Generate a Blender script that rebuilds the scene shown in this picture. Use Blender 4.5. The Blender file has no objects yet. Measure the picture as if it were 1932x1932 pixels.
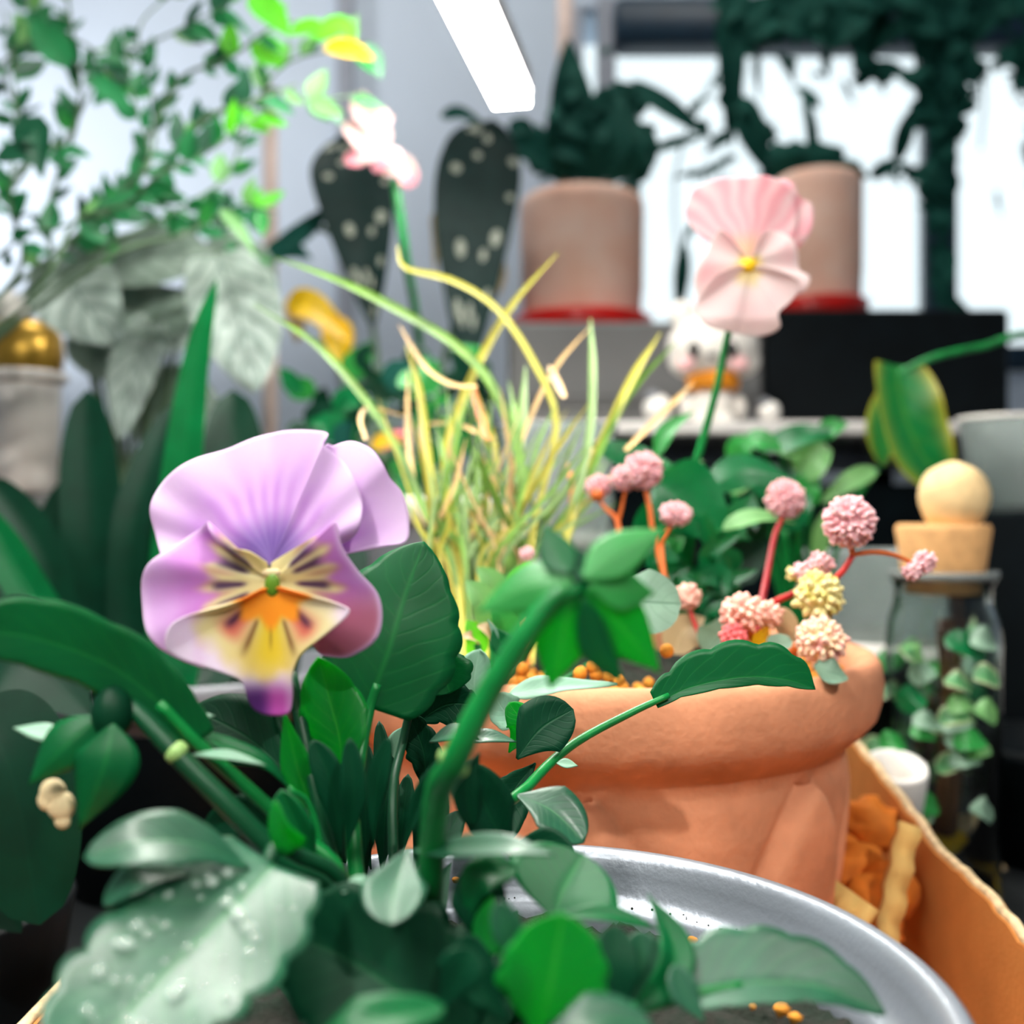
import bpy, math, random
from mathutils import Vector, noise
R = random.Random(7)
S = bpy.context.scene
COL = S.collection
F = 1932.0
CH = 0.935          # camera height
TAB = CH - 0.165    # table top

# ------------------------------------------------------------------ camera / view / world / lights
cam_d = bpy.data.cameras.new('camera')
cam = bpy.data.objects.new('camera', cam_d); COL.objects.link(cam)
cam.location = (0, 0, CH); cam.rotation_euler = (math.pi / 2, 0, 0)
cam_d.sensor_width = 36; cam_d.lens = 36; cam_d.clip_start = 0.01
cam_d.dof.use_dof = True; cam_d.dof.focus_distance = 0.193; cam_d.dof.aperture_fstop = 11.5
S.camera = cam
S.view_settings.view_transform = 'Standard'
S.view_settings.look = 'None'
S.view_settings.gamma = 1.0
S.view_settings.exposure = 0.0
try: S.view_settings.use_curve_mapping = False
except Exception: pass
w = bpy.data.worlds.new('sky'); S.world = w; w.use_nodes = True
w.node_tree.nodes['Background'].inputs[0].default_value = (0.86, 0.93, 1.0, 1)
w.node_tree.nodes['Background'].inputs[1].default_value = 1.5
TUBE = 78.0          # grow tube radiance
PANEL = 13.0         # added ceiling fill radiance (back)
PANEL_FRONT = 1.2  # added fill panel behind the camera
FRONT_SPOT = 42.0         # unseen spot added behind the camera, aimed by the leaf shadow, watts
SPOT = 44.0          # unseen spot added to whiten the left wall, watts

# ------------------------------------------------------------------ helpers
def V(px, py, d):
    return Vector(((px - 966) * d / F, d, CH - (py - 966) * d / F))
def lin(c):
    return tuple(((x / 255) / 12.92 if x / 255 <= 0.04045 else ((x / 255 + 0.055) / 1.055) ** 2.4) for x in c)
ORG = {}
def thing(name, label, cat, loc, group=None):
    o = bpy.data.objects.new(name, None); COL.objects.link(o)
    o.location = loc; o.empty_display_size = 0.01
    o['label'] = label; o['category'] = cat
    if group: o['group'] = group
    ORG[o.name] = Vector(loc)
    return o
def mk(name, vs, fs, mat, parent=None, uv=None, col=None, smooth=True, label=None, cat=None, group=None, kind=None, org=None, solid=0):
    if parent is not None: org = ORG[parent.name]
    elif org is None: org = Vector((0, 0, 0))
    me = bpy.data.meshes.new(name)
    me.from_pydata([tuple(Vector(v) - org) for v in vs], [], fs)
    if smooth:
        me.polygons.foreach_set('use_smooth', [True] * len(me.polygons))
    if uv:
        l = me.uv_layers.new(name='UVMap')
        buf = []
        for lp in me.loops: buf += list(uv[lp.vertex_index])
        l.data.foreach_set('uv', buf)
    if col:
        a = me.color_attributes.new('Col', 'FLOAT_COLOR', 'POINT')
        buf = []
        for c in col: buf += [c[0], c[1], c[2], 1.0]
        a.data.foreach_set('color', buf)
    me.materials.append(mat); me.update()
    o = bpy.data.objects.new(name, me); COL.objects.link(o)
    ORG[o.name] = org
    if parent is not None: o.parent = parent
    else: o.location = org
    if label: o['label'] = label
    if cat: o['category'] = cat
    if group: o['group'] = group
    if kind: o['kind'] = kind
    if solid:
        m = o.modifiers.new('thick', 'SOLIDIFY'); m.thickness = solid; m.offset = 0
    return o

class MB:
    def __init__(s): s.v = []; s.f = []
    def add(s, vs, fs):
        n = len(s.v); s.v += [Vector(q) for q in vs]; s.f += [tuple(i + n for i in f) for f in fs]
    def box(s, c, h, rz=0, bev=0):
        c = Vector(c); vs = []
        ca, sa = math.cos(rz), math.sin(rz)
        b = min(bev, *h) if bev else 0
        if not b:
            for z in (-1, 1):
                for x, y in ((-1, -1), (1, -1), (1, 1), (-1, 1)):
                    vs.append(c + Vector((x * h[0] * ca - y * h[1] * sa, x * h[0] * sa + y * h[1] * ca, z * h[2])))
            s.add(vs, [(3, 2, 1, 0), (4, 5, 6, 7), (0, 1, 5, 4), (1, 2, 6, 5), (2, 3, 7, 6), (3, 0, 4, 7)])
        else:
            rings = [(-1, b), (-1, 0, b), (1, 0, -b), (1, b)]
            def ring(ins, z):
                out = []
                for x, y in ((-1, -1), (1, -1), (1, 1), (-1, 1)):
                    pts = [(x * (h[0] - ins), y * (h[1] - ins - b)), (x * (h[0] - ins - b), y * (h[1] - ins))]
                    pass
                    if (x, y) in ((1, -1), (-1, 1)): pts = pts[::-1]
                    for X, Y in pts: out.append(c + Vector((X * ca - Y * sa, X * sa + Y * ca, z)))
                return out
            R4 = [ring(b, -h[2]), ring(0, -h[2] + b), ring(0, h[2] - b), ring(b, h[2])]
            vs = [q for r in R4 for q in r]; fs = []
            for k in range(3):
                for i in range(8):
                    j = (i + 1) % 8
                    fs.append((k * 8 + i, k * 8 + j, k * 8 + 8 + j, k * 8 + 8 + i))
            fs.append(tuple(range(7, -1, -1))); fs.append(tuple(range(24, 32)))
            s.add(vs, fs)
    def tube(s, pts, r0, r1=None, seg=8, smooth=True, n=None, cap=True):
        if r1 is None: r1 = r0
        P = spline(pts, n or max(6, 4 * len(pts))) if smooth and len(pts) > 2 else [Vector(p) for p in pts]
        N = len(P); vs = []; fs = []
        prev = None
        for i, p in enumerate(P):
            t = (P[min(i + 1, N - 1)] - P[max(i - 1, 0)]).normalized()
            a = prev if prev is not None else (Vector((0, 0, 1)) if abs(t.z) < .9 else Vector((1, 0, 0)))
            a = (a - t * a.dot(t)).normalized(); b = t.cross(a); prev = a
            r = r0 + (r1 - r0) * i / (N - 1)
            for k in range(seg):
                q = 2 * math.pi * k / seg
                vs.append(p + a * math.cos(q) * r + b * math.sin(q) * r)
        for i in range(N - 1):
            for k in range(seg):
                fs.append((i * seg + k, i * seg + (k + 1) % seg, (i + 1) * seg + (k + 1) % seg, (i + 1) * seg + k))
        if cap:
            fs.append(tuple(range(seg - 1, -1, -1))); fs.append(tuple((N - 1) * seg + k for k in range(seg)))
        s.add(vs, fs)
    def lathe(s, prof, c, seg=48, rfn=None, axis=None, close=False):
        c = Vector(c); vs = []; fs = []; n = len(prof)
        for (r, z) in prof:
            for k in range(seg):
                q = 2 * math.pi * k / seg
                rr = rfn(r, z, q) if rfn else r
                p = Vector((rr * math.cos(q), rr * math.sin(q), z))
                if axis is not None: p = axis @ p
                vs.append(c + p)
        for i in range(n - 1):
            for k in range(seg):
                fs.append((i * seg + k, i * seg + (k + 1) % seg, (i + 1) * seg + (k + 1) % seg, (i + 1) * seg + k))
        if close:
            fs.append(tuple(range(seg - 1, -1, -1))); fs.append(tuple((n - 1) * seg + k for k in range(seg)))
        s.add(vs, fs)
    def ball(s, c, r, seg=16, rings=10, sc=(1, 1, 1), axis=None, nz=0):
        c = Vector(c); vs = []; fs = []
        for i in range(rings + 1):
            a = math.pi * i / rings
            for k in range(seg):
                q = 2 * math.pi * k / seg
                p = Vector((math.sin(a) * math.cos(q) * sc[0], math.sin(a) * math.sin(q) * sc[1], math.cos(a) * sc[2])) * r
                if nz: p *= 1 + nz * noise.noise(p * (2.0 / r) + c * 50)
                if axis is not None: p = axis @ p
                vs.append(c + p)
        for i in range(rings):
            for k in range(seg):
                fs.append((i * seg + k, (i + 1) * seg + k, (i + 1) * seg + (k + 1) % seg, i * seg + (k + 1) % seg))
        s.add(vs, fs)
    def build(s, name, mat, parent=None, **kw):
        return mk(name, s.v, s.f, mat, parent, **kw)

def spline(pts, n):
    P = [Vector(p) for p in pts]
    if len(P) == 1: return P * n
    P = [P[0] * 2 - P[1]] + P + [P[-1] * 2 - P[-2]]
    m = len(P) - 3; out = []
    for i in range(n):
        u = i / (n - 1) * m; k = min(int(u), m - 1); t = u - k
        a, b, c, d = P[k], P[k + 1], P[k + 2], P[k + 3]
        out.append(0.5 * ((2 * b) + (c - a) * t + (2 * a - 5 * b + 4 * c - d) * t * t + (3 * b - a - 3 * c + d) * t ** 3))
    return out
def aim(d):
    return Vector((0, 0, 1)).rotation_difference(Vector(d).normalized()).to_matrix()

# ------------------------------------------------------------------ materials
def newmat(name):
    m = bpy.data.materials.new(name); m.use_nodes = True
    nt = m.node_tree; return m, nt, nt.nodes['Principled BSDF']
def plain(name, c, rough=.5, metal=0, spec=.5, var=.12, scale=40, bump=0.0, bscale=200, emit=None, sheen=0, sss=0, trans=0, ior=1.45, c2=None, alpha=1, coat=0):
    m, nt, b = newmat(name); N = nt.nodes; L = nt.links
    c = lin(c)
    tc = N.new('ShaderNodeTexCoord'); nz = N.new('ShaderNodeTexNoise')
    nz.inputs['Scale'].default_value = scale; nz.inputs['Detail'].default_value = 5
    L.new(tc.outputs['Object'], nz.inputs['Vector'])
    cr = N.new('ShaderNodeValToRGB'); L.new(nz.outputs['Fac'], cr.inputs[0])
    k = lin(c2) if c2 else tuple(x * (1 - var * 1.6) for x in c)
    cr.color_ramp.elements[0].position = .32; cr.color_ramp.elements[1].position = .68
    cr.color_ramp.elements[0].color = (*k, 1)
    cr.color_ramp.elements[1].color = (*(c if c2 else tuple(min(1, x * (1 + var)) for x in c)), 1)
    L.new(cr.outputs[0], b.inputs['Base Color'])
    b.inputs['Roughness'].default_value = rough; b.inputs['Metallic'].default_value = metal
    b.inputs['Specular IOR Level'].default_value = spec; b.inputs['IOR'].default_value = ior
    b.inputs['Transmission Weight'].default_value = trans; b.inputs['Alpha'].default_value = alpha
    b.inputs['Coat Weight'].default_value = coat
    if sss:
        b.inputs['Subsurface Weight'].default_value = sss; b.inputs['Subsurface Scale'].default_value = .004
    if emit: b.inputs['Emission Color'].default_value = (*lin(emit[0]), 1); b.inputs['Emission Strength'].default_value = emit[1]
    if bump:
        n2 = N.new('ShaderNodeTexNoise'); n2.inputs['Scale'].default_value = bscale; n2.inputs['Detail'].default_value = 6
        L.new(tc.outputs['Object'], n2.inputs['Vector'])
        bp = N.new('ShaderNodeBump'); bp.inputs['Strength'].default_value = bump; bp.inputs['Distance'].default_value = .001
        L.new(n2.outputs['Fac'], bp.inputs['Height']); L.new(bp.outputs[0], b.inputs['Normal'])
    return m
def math_n(nt, op, a, b=None, c=None):
    n = nt.nodes.new('ShaderNodeMath'); n.operation = op
    for i, x in enumerate((a, b, c)):
        if x is None: continue
        if isinstance(x, (int, float)): n.inputs[i].default_value = x
        else: nt.links.new(x, n.inputs[i])
    return n.outputs[0]
def leafmat(name, c, vein=None, tc=None, rough=.42, spec=.5, transl=.3, veins=9, vs=.5, var=.2, bump=.3, edge=None, dots=None, sheen=0, coat=0, vg=.28, vp=26.0):
    """green blade with midrib, side veins in UV, translucent"""
    m, nt, b = newmat(name); N = nt.nodes; L = nt.links
    c = lin(c); vein = lin(vein) if vein else tuple(min(1, x * 1.8 + .02) for x in c)
    uv = N.new('ShaderNodeUVMap'); sp = N.new('ShaderNodeSeparateXYZ'); L.new(uv.outputs[0], sp.inputs[0])
    u = math_n(nt, 'ABSOLUTE', math_n(nt, 'MULTIPLY_ADD', sp.outputs[0], 2.0, -1.0))
    v = sp.outputs[1]
    mid = math_n(nt, 'SUBTRACT', 1.0, math_n(nt, 'MINIMUM', math_n(nt, 'MULTIPLY', u, 16.0), 1.0))
    t = N.new('ShaderNodeTexCoord'); nz = N.new('ShaderNodeTexNoise'); nz.inputs['Scale'].default_value = 90; nz.inputs['Detail'].default_value = 4
    L.new(t.outputs['Object'], nz.inputs['Vector'])
    ph = math_n(nt, 'SUBTRACT', math_n(nt, 'MULTIPLY', v, float(veins)), math_n(nt, 'MULTIPLY', u, veins * .28))
    ph = math_n(nt, 'ADD', ph, math_n(nt, 'MULTIPLY', nz.outputs['Fac'], .9))
    sv = math_n(nt, 'POWER', math_n(nt, 'ABSOLUTE', math_n(nt, 'COSINE', math_n(nt, 'MULTIPLY', ph, math.pi))), vp)
    mask = math_n(nt, 'MAXIMUM', mid, math_n(nt, 'MULTIPLY', sv, vg))
    cr = N.new('ShaderNodeValToRGB'); L.new(nz.outputs['Fac'], cr.inputs[0])
    cr.color_ramp.elements[0].position = .3; cr.color_ramp.elements[1].position = .7
    cr.color_ramp.elements[0].color = (*[x * (1 - var) for x in c], 1); cr.color_ramp.elements[1].color = (*[min(1, x * (1 + var)) for x in c], 1)
    mx = N.new('ShaderNodeMixRGB'); L.new(math_n(nt, 'MULTIPLY', mask, vs), mx.inputs[0]); L.new(cr.outputs[0], mx.inputs[1]); mx.inputs[2].default_value = (*vein, 1)
    out = mx.outputs[0]
    if edge:
        e = math_n(nt, 'POWER', u, 5.0)
        m2 = N.new('ShaderNodeMixRGB'); L.new(e, m2.inputs[0]); L.new(out, m2.inputs[1]); m2.inputs[2].default_value = (*lin(edge), 1); out = m2.outputs[0]
    if dots:
        vo = N.new('ShaderNodeTexVoronoi'); mp = N.new('ShaderNodeMapping'); mp.inputs['Scale'].default_value = (4, 10, 1)
        L.new(uv.outputs[0], mp.inputs[0]); L.new(mp.outputs[0], vo.inputs['Vector']); vo.inputs['Scale'].default_value = 1.0
        d = math_n(nt, 'LESS_THAN', vo.outputs['Distance'], .27)
        m3 = N.new('ShaderNodeMixRGB'); L.new(d, m3.inputs[0]); L.new(out, m3.inputs[1]); m3.inputs[2].default_value = (*lin(dots), 1); out = m3.outputs[0]
    L.new(out, b.inputs['Base Color'])
    b.inputs['Roughness'].default_value = rough; b.inputs['Specular IOR Level'].default_value = spec
    b.inputs['Sheen Weight'].default_value = sheen; b.inputs['Coat Weight'].default_value = coat; b.inputs['Coat Roughness'].default_value = .25
    bp = N.new('ShaderNodeBump'); bp.inputs['Strength'].default_value = bump; bp.inputs['Distance'].default_value = .0006
    hh = math_n(nt, 'ADD', math_n(nt, 'MULTIPLY', mask, -.6), math_n(nt, 'MULTIPLY', nz.outputs['Fac'], 1.2))
    L.new(hh, bp.inputs['Height']); L.new(bp.outputs[0], b.inputs['Normal'])
    if transl:
        tr = N.new('ShaderNodeBsdfTranslucent'); tcl = lin(tc) if tc else tuple(min(1, x * 2.2) for x in c)
        tr.inputs[0].default_value = (*tcl, 1)
        ms = N.new('ShaderNodeMixShader'); ms.inputs[0].default_value = transl
        L.new(b.outputs[0], ms.inputs[1]); L.new(tr.outputs[0], ms.inputs[2])
        L.new(ms.outputs[0], N['Material Output'].inputs[0])
    return m
def petalmat(name, transl=.3, rough=.55):
    m, nt, b = newmat(name); N = nt.nodes; L = nt.links
    a = N.new('ShaderNodeVertexColor'); a.layer_name = 'Col'
    L.new(a.outputs[0], b.inputs['Base Color']); b.inputs['Roughness'].default_value = rough; b.inputs['Sheen Weight'].default_value = .25
    nz = N.new('ShaderNodeTexNoise'); nz.inputs['Scale'].default_value = 500; bp = N.new('ShaderNodeBump'); bp.inputs['Strength'].default_value = .15; bp.inputs['Distance'].default_value = .0005
    t = N.new('ShaderNodeTexCoord'); L.new(t.outputs['Object'], nz.inputs[0]); L.new(nz.outputs[0], bp.inputs['Height']); L.new(bp.outputs[0], b.inputs['Normal'])
    tr = N.new('ShaderNodeBsdfTranslucent'); L.new(a.outputs[0], tr.inputs[0])
    ms = N.new('ShaderNodeMixShader'); ms.inputs[0].default_value = transl
    L.new(b.outputs[0], ms.inputs[1]); L.new(tr.outputs[0], ms.inputs[2]); L.new(ms.outputs[0], N['Material Output'].inputs[0])
    return m
def glassmat(name, c=(235, 242, 240), rough=.03):
    m, nt, b = newmat(name)
    b.inputs['Base Color'].default_value = (*lin(c), 1); b.inputs['Transmission Weight'].default_value = 1; b.inputs['Roughness'].default_value = rough; b.inputs['IOR'].default_value = 1.45
    return m

M = {}
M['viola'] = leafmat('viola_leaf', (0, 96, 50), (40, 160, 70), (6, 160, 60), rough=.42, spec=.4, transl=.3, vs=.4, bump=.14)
M['viola_dark'] = leafmat('viola_leaf_dark', (0, 60, 36), (16, 92, 50), (2, 95, 44), rough=.5, spec=.22, transl=.18)  # darker copy of the viola leaf, shade put into the colour
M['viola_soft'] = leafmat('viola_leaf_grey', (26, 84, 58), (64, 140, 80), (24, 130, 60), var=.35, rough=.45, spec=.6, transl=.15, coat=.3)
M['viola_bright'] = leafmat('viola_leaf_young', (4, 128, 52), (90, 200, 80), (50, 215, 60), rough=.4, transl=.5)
M['pale'] = leafmat('pale_leaf', (128, 172, 146), (165, 200, 175), (120, 190, 140), rough=.5, transl=.2)
M['stem'] = plain('green_stem', (4, 120, 52), .4, spec=.5, var=.2, scale=120)
M['stem_dark'] = plain('dark_green_stem', (0, 70, 38), .45, var=.2)
M['stem_node'] = plain('pale_stem_node', (150, 190, 110), .5)
M['cream'] = plain('cream_petal', (226, 206, 160), .6)
M['petal'] = petalmat('viola_petal')
M['petal_pink'] = petalmat('pink_viola_petal', .35)
M['green_throat'] = plain('green_throat', (90, 130, 20), .5)
M['orange_throat'] = plain('yellow_throat', (248, 196, 10), .5)
M['terracotta'] = plain('terracotta', (222, 152, 114), .8, spec=.25, var=.12, scale=55, bump=.35, bscale=500)
M['terra_far'] = plain('terracotta_weathered_lit', (253, 218, 200), .85, spec=.2, scale=22, c2=(248, 196, 172))  # mottled clay, lightened to stand in for strong light on the far pots
M['red_plastic'] = plain('red_plastic', (190, 18, 10), .35)
M['grey_plastic'] = plain('grey_plastic', (132, 139, 148), .33, metal=.35, spec=.6, var=.06, bump=.12, bscale=900)
M['soil'] = plain('soil', (36, 32, 26), .95, var=.4, c2=(16, 34, 22), scale=220, bump=1, bscale=900)
M['perlite'] = plain('orange_grain', (214, 140, 40), .8, scale=300, var=.25)
M['card'] = plain('cardboard', (198, 132, 70), .85, spec=.2, var=.08, scale=60, bump=.25, bscale=700)
M['card_edge'] = plain('torn_cardboard', (228, 202, 160), .95, spec=.1, var=.2, scale=300, bump=.6)
M['filler'] = plain('kraft_filler', (226, 128, 36), .8, var=.2, scale=80)
M['straw'] = plain('straw_strip', (226, 186, 110), .85)
M['persic_stem'] = plain('red_stem', (196, 44, 40), .5, var=.25, scale=90)
M['persic_orange'] = plain('orange_stem', (222, 110, 44), .5, var=.25)
M['persic_dark'] = plain('crimson_stem', (150, 20, 30), .5)
M['ball_pink'] = plain('pink_florets', (244, 186, 192), .6, var=.08, scale=400, sss=.2)
M['ball_hot'] = plain('rose_florets', (244, 120, 124), .6, var=.15, scale=400, sss=.2)
M['ball_salmon'] = plain('salmon_florets', (250, 208, 186), .6, var=.12, scale=400, c2=(244, 172, 160))
M['ball_cream'] = plain('cream_florets', (244, 232, 176), .6, scale=300, c2=(206, 192, 96))
M['ball_mix'] = plain('cream_pink_florets', (246, 226, 180), .6, scale=350, c2=(240, 176, 170))
M['greygreen'] = leafmat('grey_green_leaf', (118, 150, 128), (80, 120, 96), (100, 150, 110), rough=.5, transl=.15, veins=6, vs=.7, var=.25)
M['beige_leaf'] = leafmat('faded_leaf', (190, 166, 128), None, (190, 170, 120), transl=.3)
M['grass'] = plain('grass_blade', (108, 152, 54), .45, var=.3, scale=60)
M['grass_yellow'] = plain('yellow_blade', (184, 178, 66), .5, var=.2)
M['grass_straw'] = plain('dry_blade', (222, 186, 128), .6, var=.2)
M['grass_orange'] = plain('rusty_blade', (204, 120, 40), .6, var=.2)
M['grass_pale'] = plain('pale_blade', (138, 172, 104), .5, var=.2)
M['deep'] = leafmat('deep_green_leaf', (0, 98, 52), (30, 130, 70), (10, 140, 60), rough=.35, transl=.25)
M['deep2'] = leafmat('dark_green_leaf', (0, 46, 30), (4, 60, 40), (6, 80, 44), rough=.5, spec=.3, transl=.15, vs=.25, bump=.1)
M['mid'] = leafmat('mid_green_leaf', (44, 146, 66), (90, 170, 90), (60, 170, 70), rough=.4, transl=.35)
M['lightg'] = leafmat('light_green_leaf', (120, 178, 110), (160, 206, 140), (130, 200, 100), rough=.45, transl=.35)
M['silver'] = leafmat('silver_leaf', (176, 192, 184), (84, 108, 96), (150, 175, 160), rough=.55, transl=.2, veins=6, vs=.95, var=.3, vg=.8, vp=9.0)
M['silver_dim'] = leafmat('dull_silver_leaf', (122, 140, 128), (70, 92, 80), (110, 130, 116), rough=.6, transl=.2, veins=6, vs=.9, var=.3, vg=.7, vp=9.0)
M['spotted'] = leafmat('spotted_leaf', (18, 44, 42), (12, 36, 34), (30, 62, 50), rough=.6, spec=.25, transl=.12, dots=(176, 182, 168), vs=.3)
M['yellow_leaf'] = leafmat('yellow_leaf', (226, 184, 20), (236, 210, 80), (240, 190, 10), transl=.45)
M['lime'] = leafmat('lime_leaf', (84, 190, 44), (160, 226, 90), (120, 230, 40), transl=.5)
M['shrub'] = leafmat('shrub_leaf', (28, 112, 66), (70, 150, 90), (40, 140, 70), rough=.45, transl=.3)
M['shrub_dark'] = leafmat('shrub_leaf_dark', (18, 76, 52), None, (20, 90, 50), transl=.2)
M['twig'] = plain('thin_twig', (86, 112, 84), .7)
M['brown'] = plain('brown_twig', (92, 60, 34), .8)
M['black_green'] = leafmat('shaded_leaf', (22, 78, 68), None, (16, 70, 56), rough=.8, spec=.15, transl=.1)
M['pothos'] = leafmat('variegated_leaf', (12, 116, 54), (120, 180, 60), (30, 160, 60), rough=.35, transl=.3, edge=(206, 190, 50), veins=5)
M['vary'] = leafmat('cream_edged_leaf', (80, 146, 92), (150, 190, 140), (90, 170, 90), rough=.4, transl=.25, edge=(224, 226, 180), veins=4)
M['white_petal'] = plain('blush_petal', (228, 190, 186), .6, var=.06, sss=.2)
M['pink_petal'] = plain('rose_petal', (232, 150, 164), .6, var=.08, sss=.2)
M['wall'] = plain('wall_paint', (198, 211, 226), .9, spec=.2, var=.02, scale=8)
M['ceil'] = plain('ceiling_paint', (225, 225, 225), .95, spec=.1, var=.02, scale=8)
M['floor'] = plain('floor_tile', (90, 86, 80), .6, var=.1, scale=6)
M['frame'] = plain('navy_frame', (8, 44, 64), .5, var=.1)
M['reveal'] = plain('pale_frame', (150, 156, 168), .6, var=.04)
M['sill'] = plain('white_sill', (214, 210, 206), .5, var=.04)
M['black'] = plain('black_plastic', (6, 14, 18), .55, spec=.2, var=.2)
M['black_matt'] = plain('black_matt', (4, 12, 16), .9, spec=.1, var=.2)
M['greybox'] = plain('grey_box', (112, 112, 112), .6, var=.06, scale=12)
M['greyrim'] = plain('pale_grey_plastic', (118, 121, 128), .4, var=.05)
M['table'] = plain('dark_table', (26, 30, 32), .6, var=.2, scale=10)
M['gold'] = plain('gold_tin', (190, 150, 60), .3, metal=.7, var=.1)
M['white_cer'] = plain('white_ceramic', (236, 232, 226), .35, var=.03)
M['toy_white'] = plain('toy_white', (240, 234, 226), .5, var=.02)
M['toy_pink'] = plain('toy_pink', (246, 190, 190), .6, var=.04)
M['toy_black'] = plain('toy_black', (10, 12, 12), .25)
M['scarf'] = plain('orange_scarf', (246, 152, 20), .7, var=.1, bump=.4)
M['cork'] = plain('cork', (222, 170, 112), .85, var=.12, scale=150, bump=.4)
M['cork_ball'] = plain('pale_cork', (238, 206, 152), .85, var=.1, scale=120, bump=.4)
M['glass'] = glassmat('glass')
M['plastic'] = plain('cloudy_plastic', (214, 224, 222), .25, var=.04, trans=.72, ior=1.2)
M['tubem'] = plain('lamp_tube', (255, 255, 255), .5, emit=((255, 252, 244), TUBE))
M['housing'] = plain('lamp_housing', (225, 225, 225), .4)
M['panelm'] = plain('fill_panel', (255, 255, 255), .5, emit=((255, 250, 242), PANEL))
M['panelf'] = plain('fill_panel_dim', (255, 255, 255), .5, emit=((255, 250, 242), PANEL_FRONT))
M['stake'] = plain('beige_stake', (206, 186, 178), .7)
M['drop'] = plain('water', (225, 245, 232), .06, spec=1.0, alpha=.3, var=0)

# ------------------------------------------------------------------ room
def struct(name, mb, mat): 
    return mb.build(name, mat, smooth=False, kind='structure')
X0, X1, Y0, Y1, ZC = -1.7, 1.9, -1.9, 1.65, 2.45
m = MB(); m.box(((X0 + X1) / 2, (Y0 + Y1) / 2, -.05), ((X1 - X0) / 2, (Y1 - Y0) / 2 + .2, .05)); struct('floor', m, M['floor'])
m = MB(); m.box(((X0 + X1) / 2, (Y0 + Y1) / 2, ZC + .05), ((X1 - X0) / 2 + .1, (Y1 - Y0) / 2 + .2, .05)); struct('ceiling', m, M['ceil'])
m = MB(); m.box((X0 - .05, (Y0 + Y1) / 2, ZC / 2), (.05, (Y1 - Y0) / 2, ZC / 2)); struct('wall_left', m, M['wall'])
m = MB(); m.box((X1 + .05, (Y0 + Y1) / 2, ZC / 2), (.05, (Y1 - Y0) / 2, ZC / 2)); struct('wall_right', m, M['wall'])
m = MB(); m.box(((X0 + X1) / 2, Y0 - .05, ZC / 2), ((X1 - X0) / 2, .05, ZC / 2)); struct('wall_front', m, M['wall'])
wx0 = V(1082, 0, Y1).x; wx1 = 1.55
wz1 = V(0, 12, Y1).z; wz0 = V(0, 700, Y1).z
m = MB()
m.box(((X0 + wx0) / 2, Y1 + .07, ZC / 2), ((wx0 - X0) / 2, .07, ZC / 2))
m.box(((X1 + wx1) / 2, Y1 + .07, ZC / 2), ((X1 - wx1) / 2, .07, ZC / 2))
m.box(((wx0 + wx1) / 2, Y1 + .07, (ZC + wz1) / 2), ((wx1 - wx0) / 2, .07, (ZC - wz1) / 2))
m.box(((wx0 + wx1) / 2, Y1 + .07, wz0 / 2), ((wx1 - wx0) / 2, .07, wz0 / 2))
struct('wall_back', m, M['wall'])
# window: frame, roller cassette, mullions, panes
win = MB(); win.box((V(1142, 0, Y1).x, Y1 - .01, (wz0 + wz1) / 2), (.014, .02, (wz1 - wz0) / 2))
wo = win.build('window_1', M['reveal'], smooth=False, kind='structure')
m = MB(); xa = V(1158, 0, 1.6).x
m.box(((xa + wx1) / 2, 1.60, V(0, 52, 1.6).z), ((wx1 - xa) / 2, .03, 43 * 1.6 / F), bev=.006); m.build('blind_cassette', M['frame'], wo)
for a, b in ((1750, 1806), (2200, 2260)):
    m = MB(); m.box((V((a + b) / 2, 0, Y1).x, Y1 + .02, (wz0 + wz1) / 2), ((b - a) / 2 * Y1 / F, .025, (wz1 - wz0) / 2), bev=.004); m.build('mullion', M['frame'], wo)
m = MB(); m.box(((wx0 + wx1) / 2, Y1 + .02, wz0 + .02), ((wx1 - wx0) / 2, .03, .02)); m.build('bottom_rail', M['frame'], wo)
m = MB(); m.box((wx0 + .008, Y1 + .03, (wz0 + wz1) / 2), (.008, .03, (wz1 - wz0) / 2)); m.build('side_jamb', M['reveal'], wo)
for a, b in ((1092, 1750), (1806, 2200)):
    m = MB(); xa, xb = V(a, 0, Y1).x, V(b, 0, Y1).x
    m.box(((xa + xb) / 2, Y1 + .03, (wz0 + wz1) / 2), ((xb - xa) / 2, .003, (wz1 - wz0) / 2)); m.build('pane', M['glass'], wo, smooth=False)
# wall edge trim seen as a vertical line
m = MB(); m.box((V(655, 0, Y1).x, Y1 - .012, ZC / 2), (.012, .012, ZC / 2)); struct('trim_1', m, M['reveal'])
# sill shelf under the window
SZ = V(0, 796, .84).z
m = MB(); m.box(((V(985, 0, .84).x + 1.0) / 2, 1.23, SZ - .0055), ((1.0 - V(985, 0, .84).x) / 2, .40, .0055), bev=.002)
sh = m.build('window_shelf', M['sill'], smooth=False, label='white shelf board under the window carrying the potted plants', cat='shelf')
for x in (V(1060, 0, .9).x, .55, .95):
    m = MB(); m.box((x, 1.55, (SZ - .011) / 2), (.02, .02, (SZ - .011) / 2)); m.build('leg', M['black_matt'], sh, smooth=False)
# bench table
m = MB(); m.box((.1, .55, TAB - .015), (1.0, .75, .015), bev=.004)
tb = m.build('plant_table', M['table'], smooth=False, label='dark table that all the potted plants stand on', cat='table')
for x in (-.8, 1.0):
    for y in (-.12, 1.2):
        m = MB(); m.box((x, y, (TAB - .03) / 2), (.025, .025, (TAB - .03) / 2)); m.build('leg', M['black_matt'], tb, smooth=False)

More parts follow.
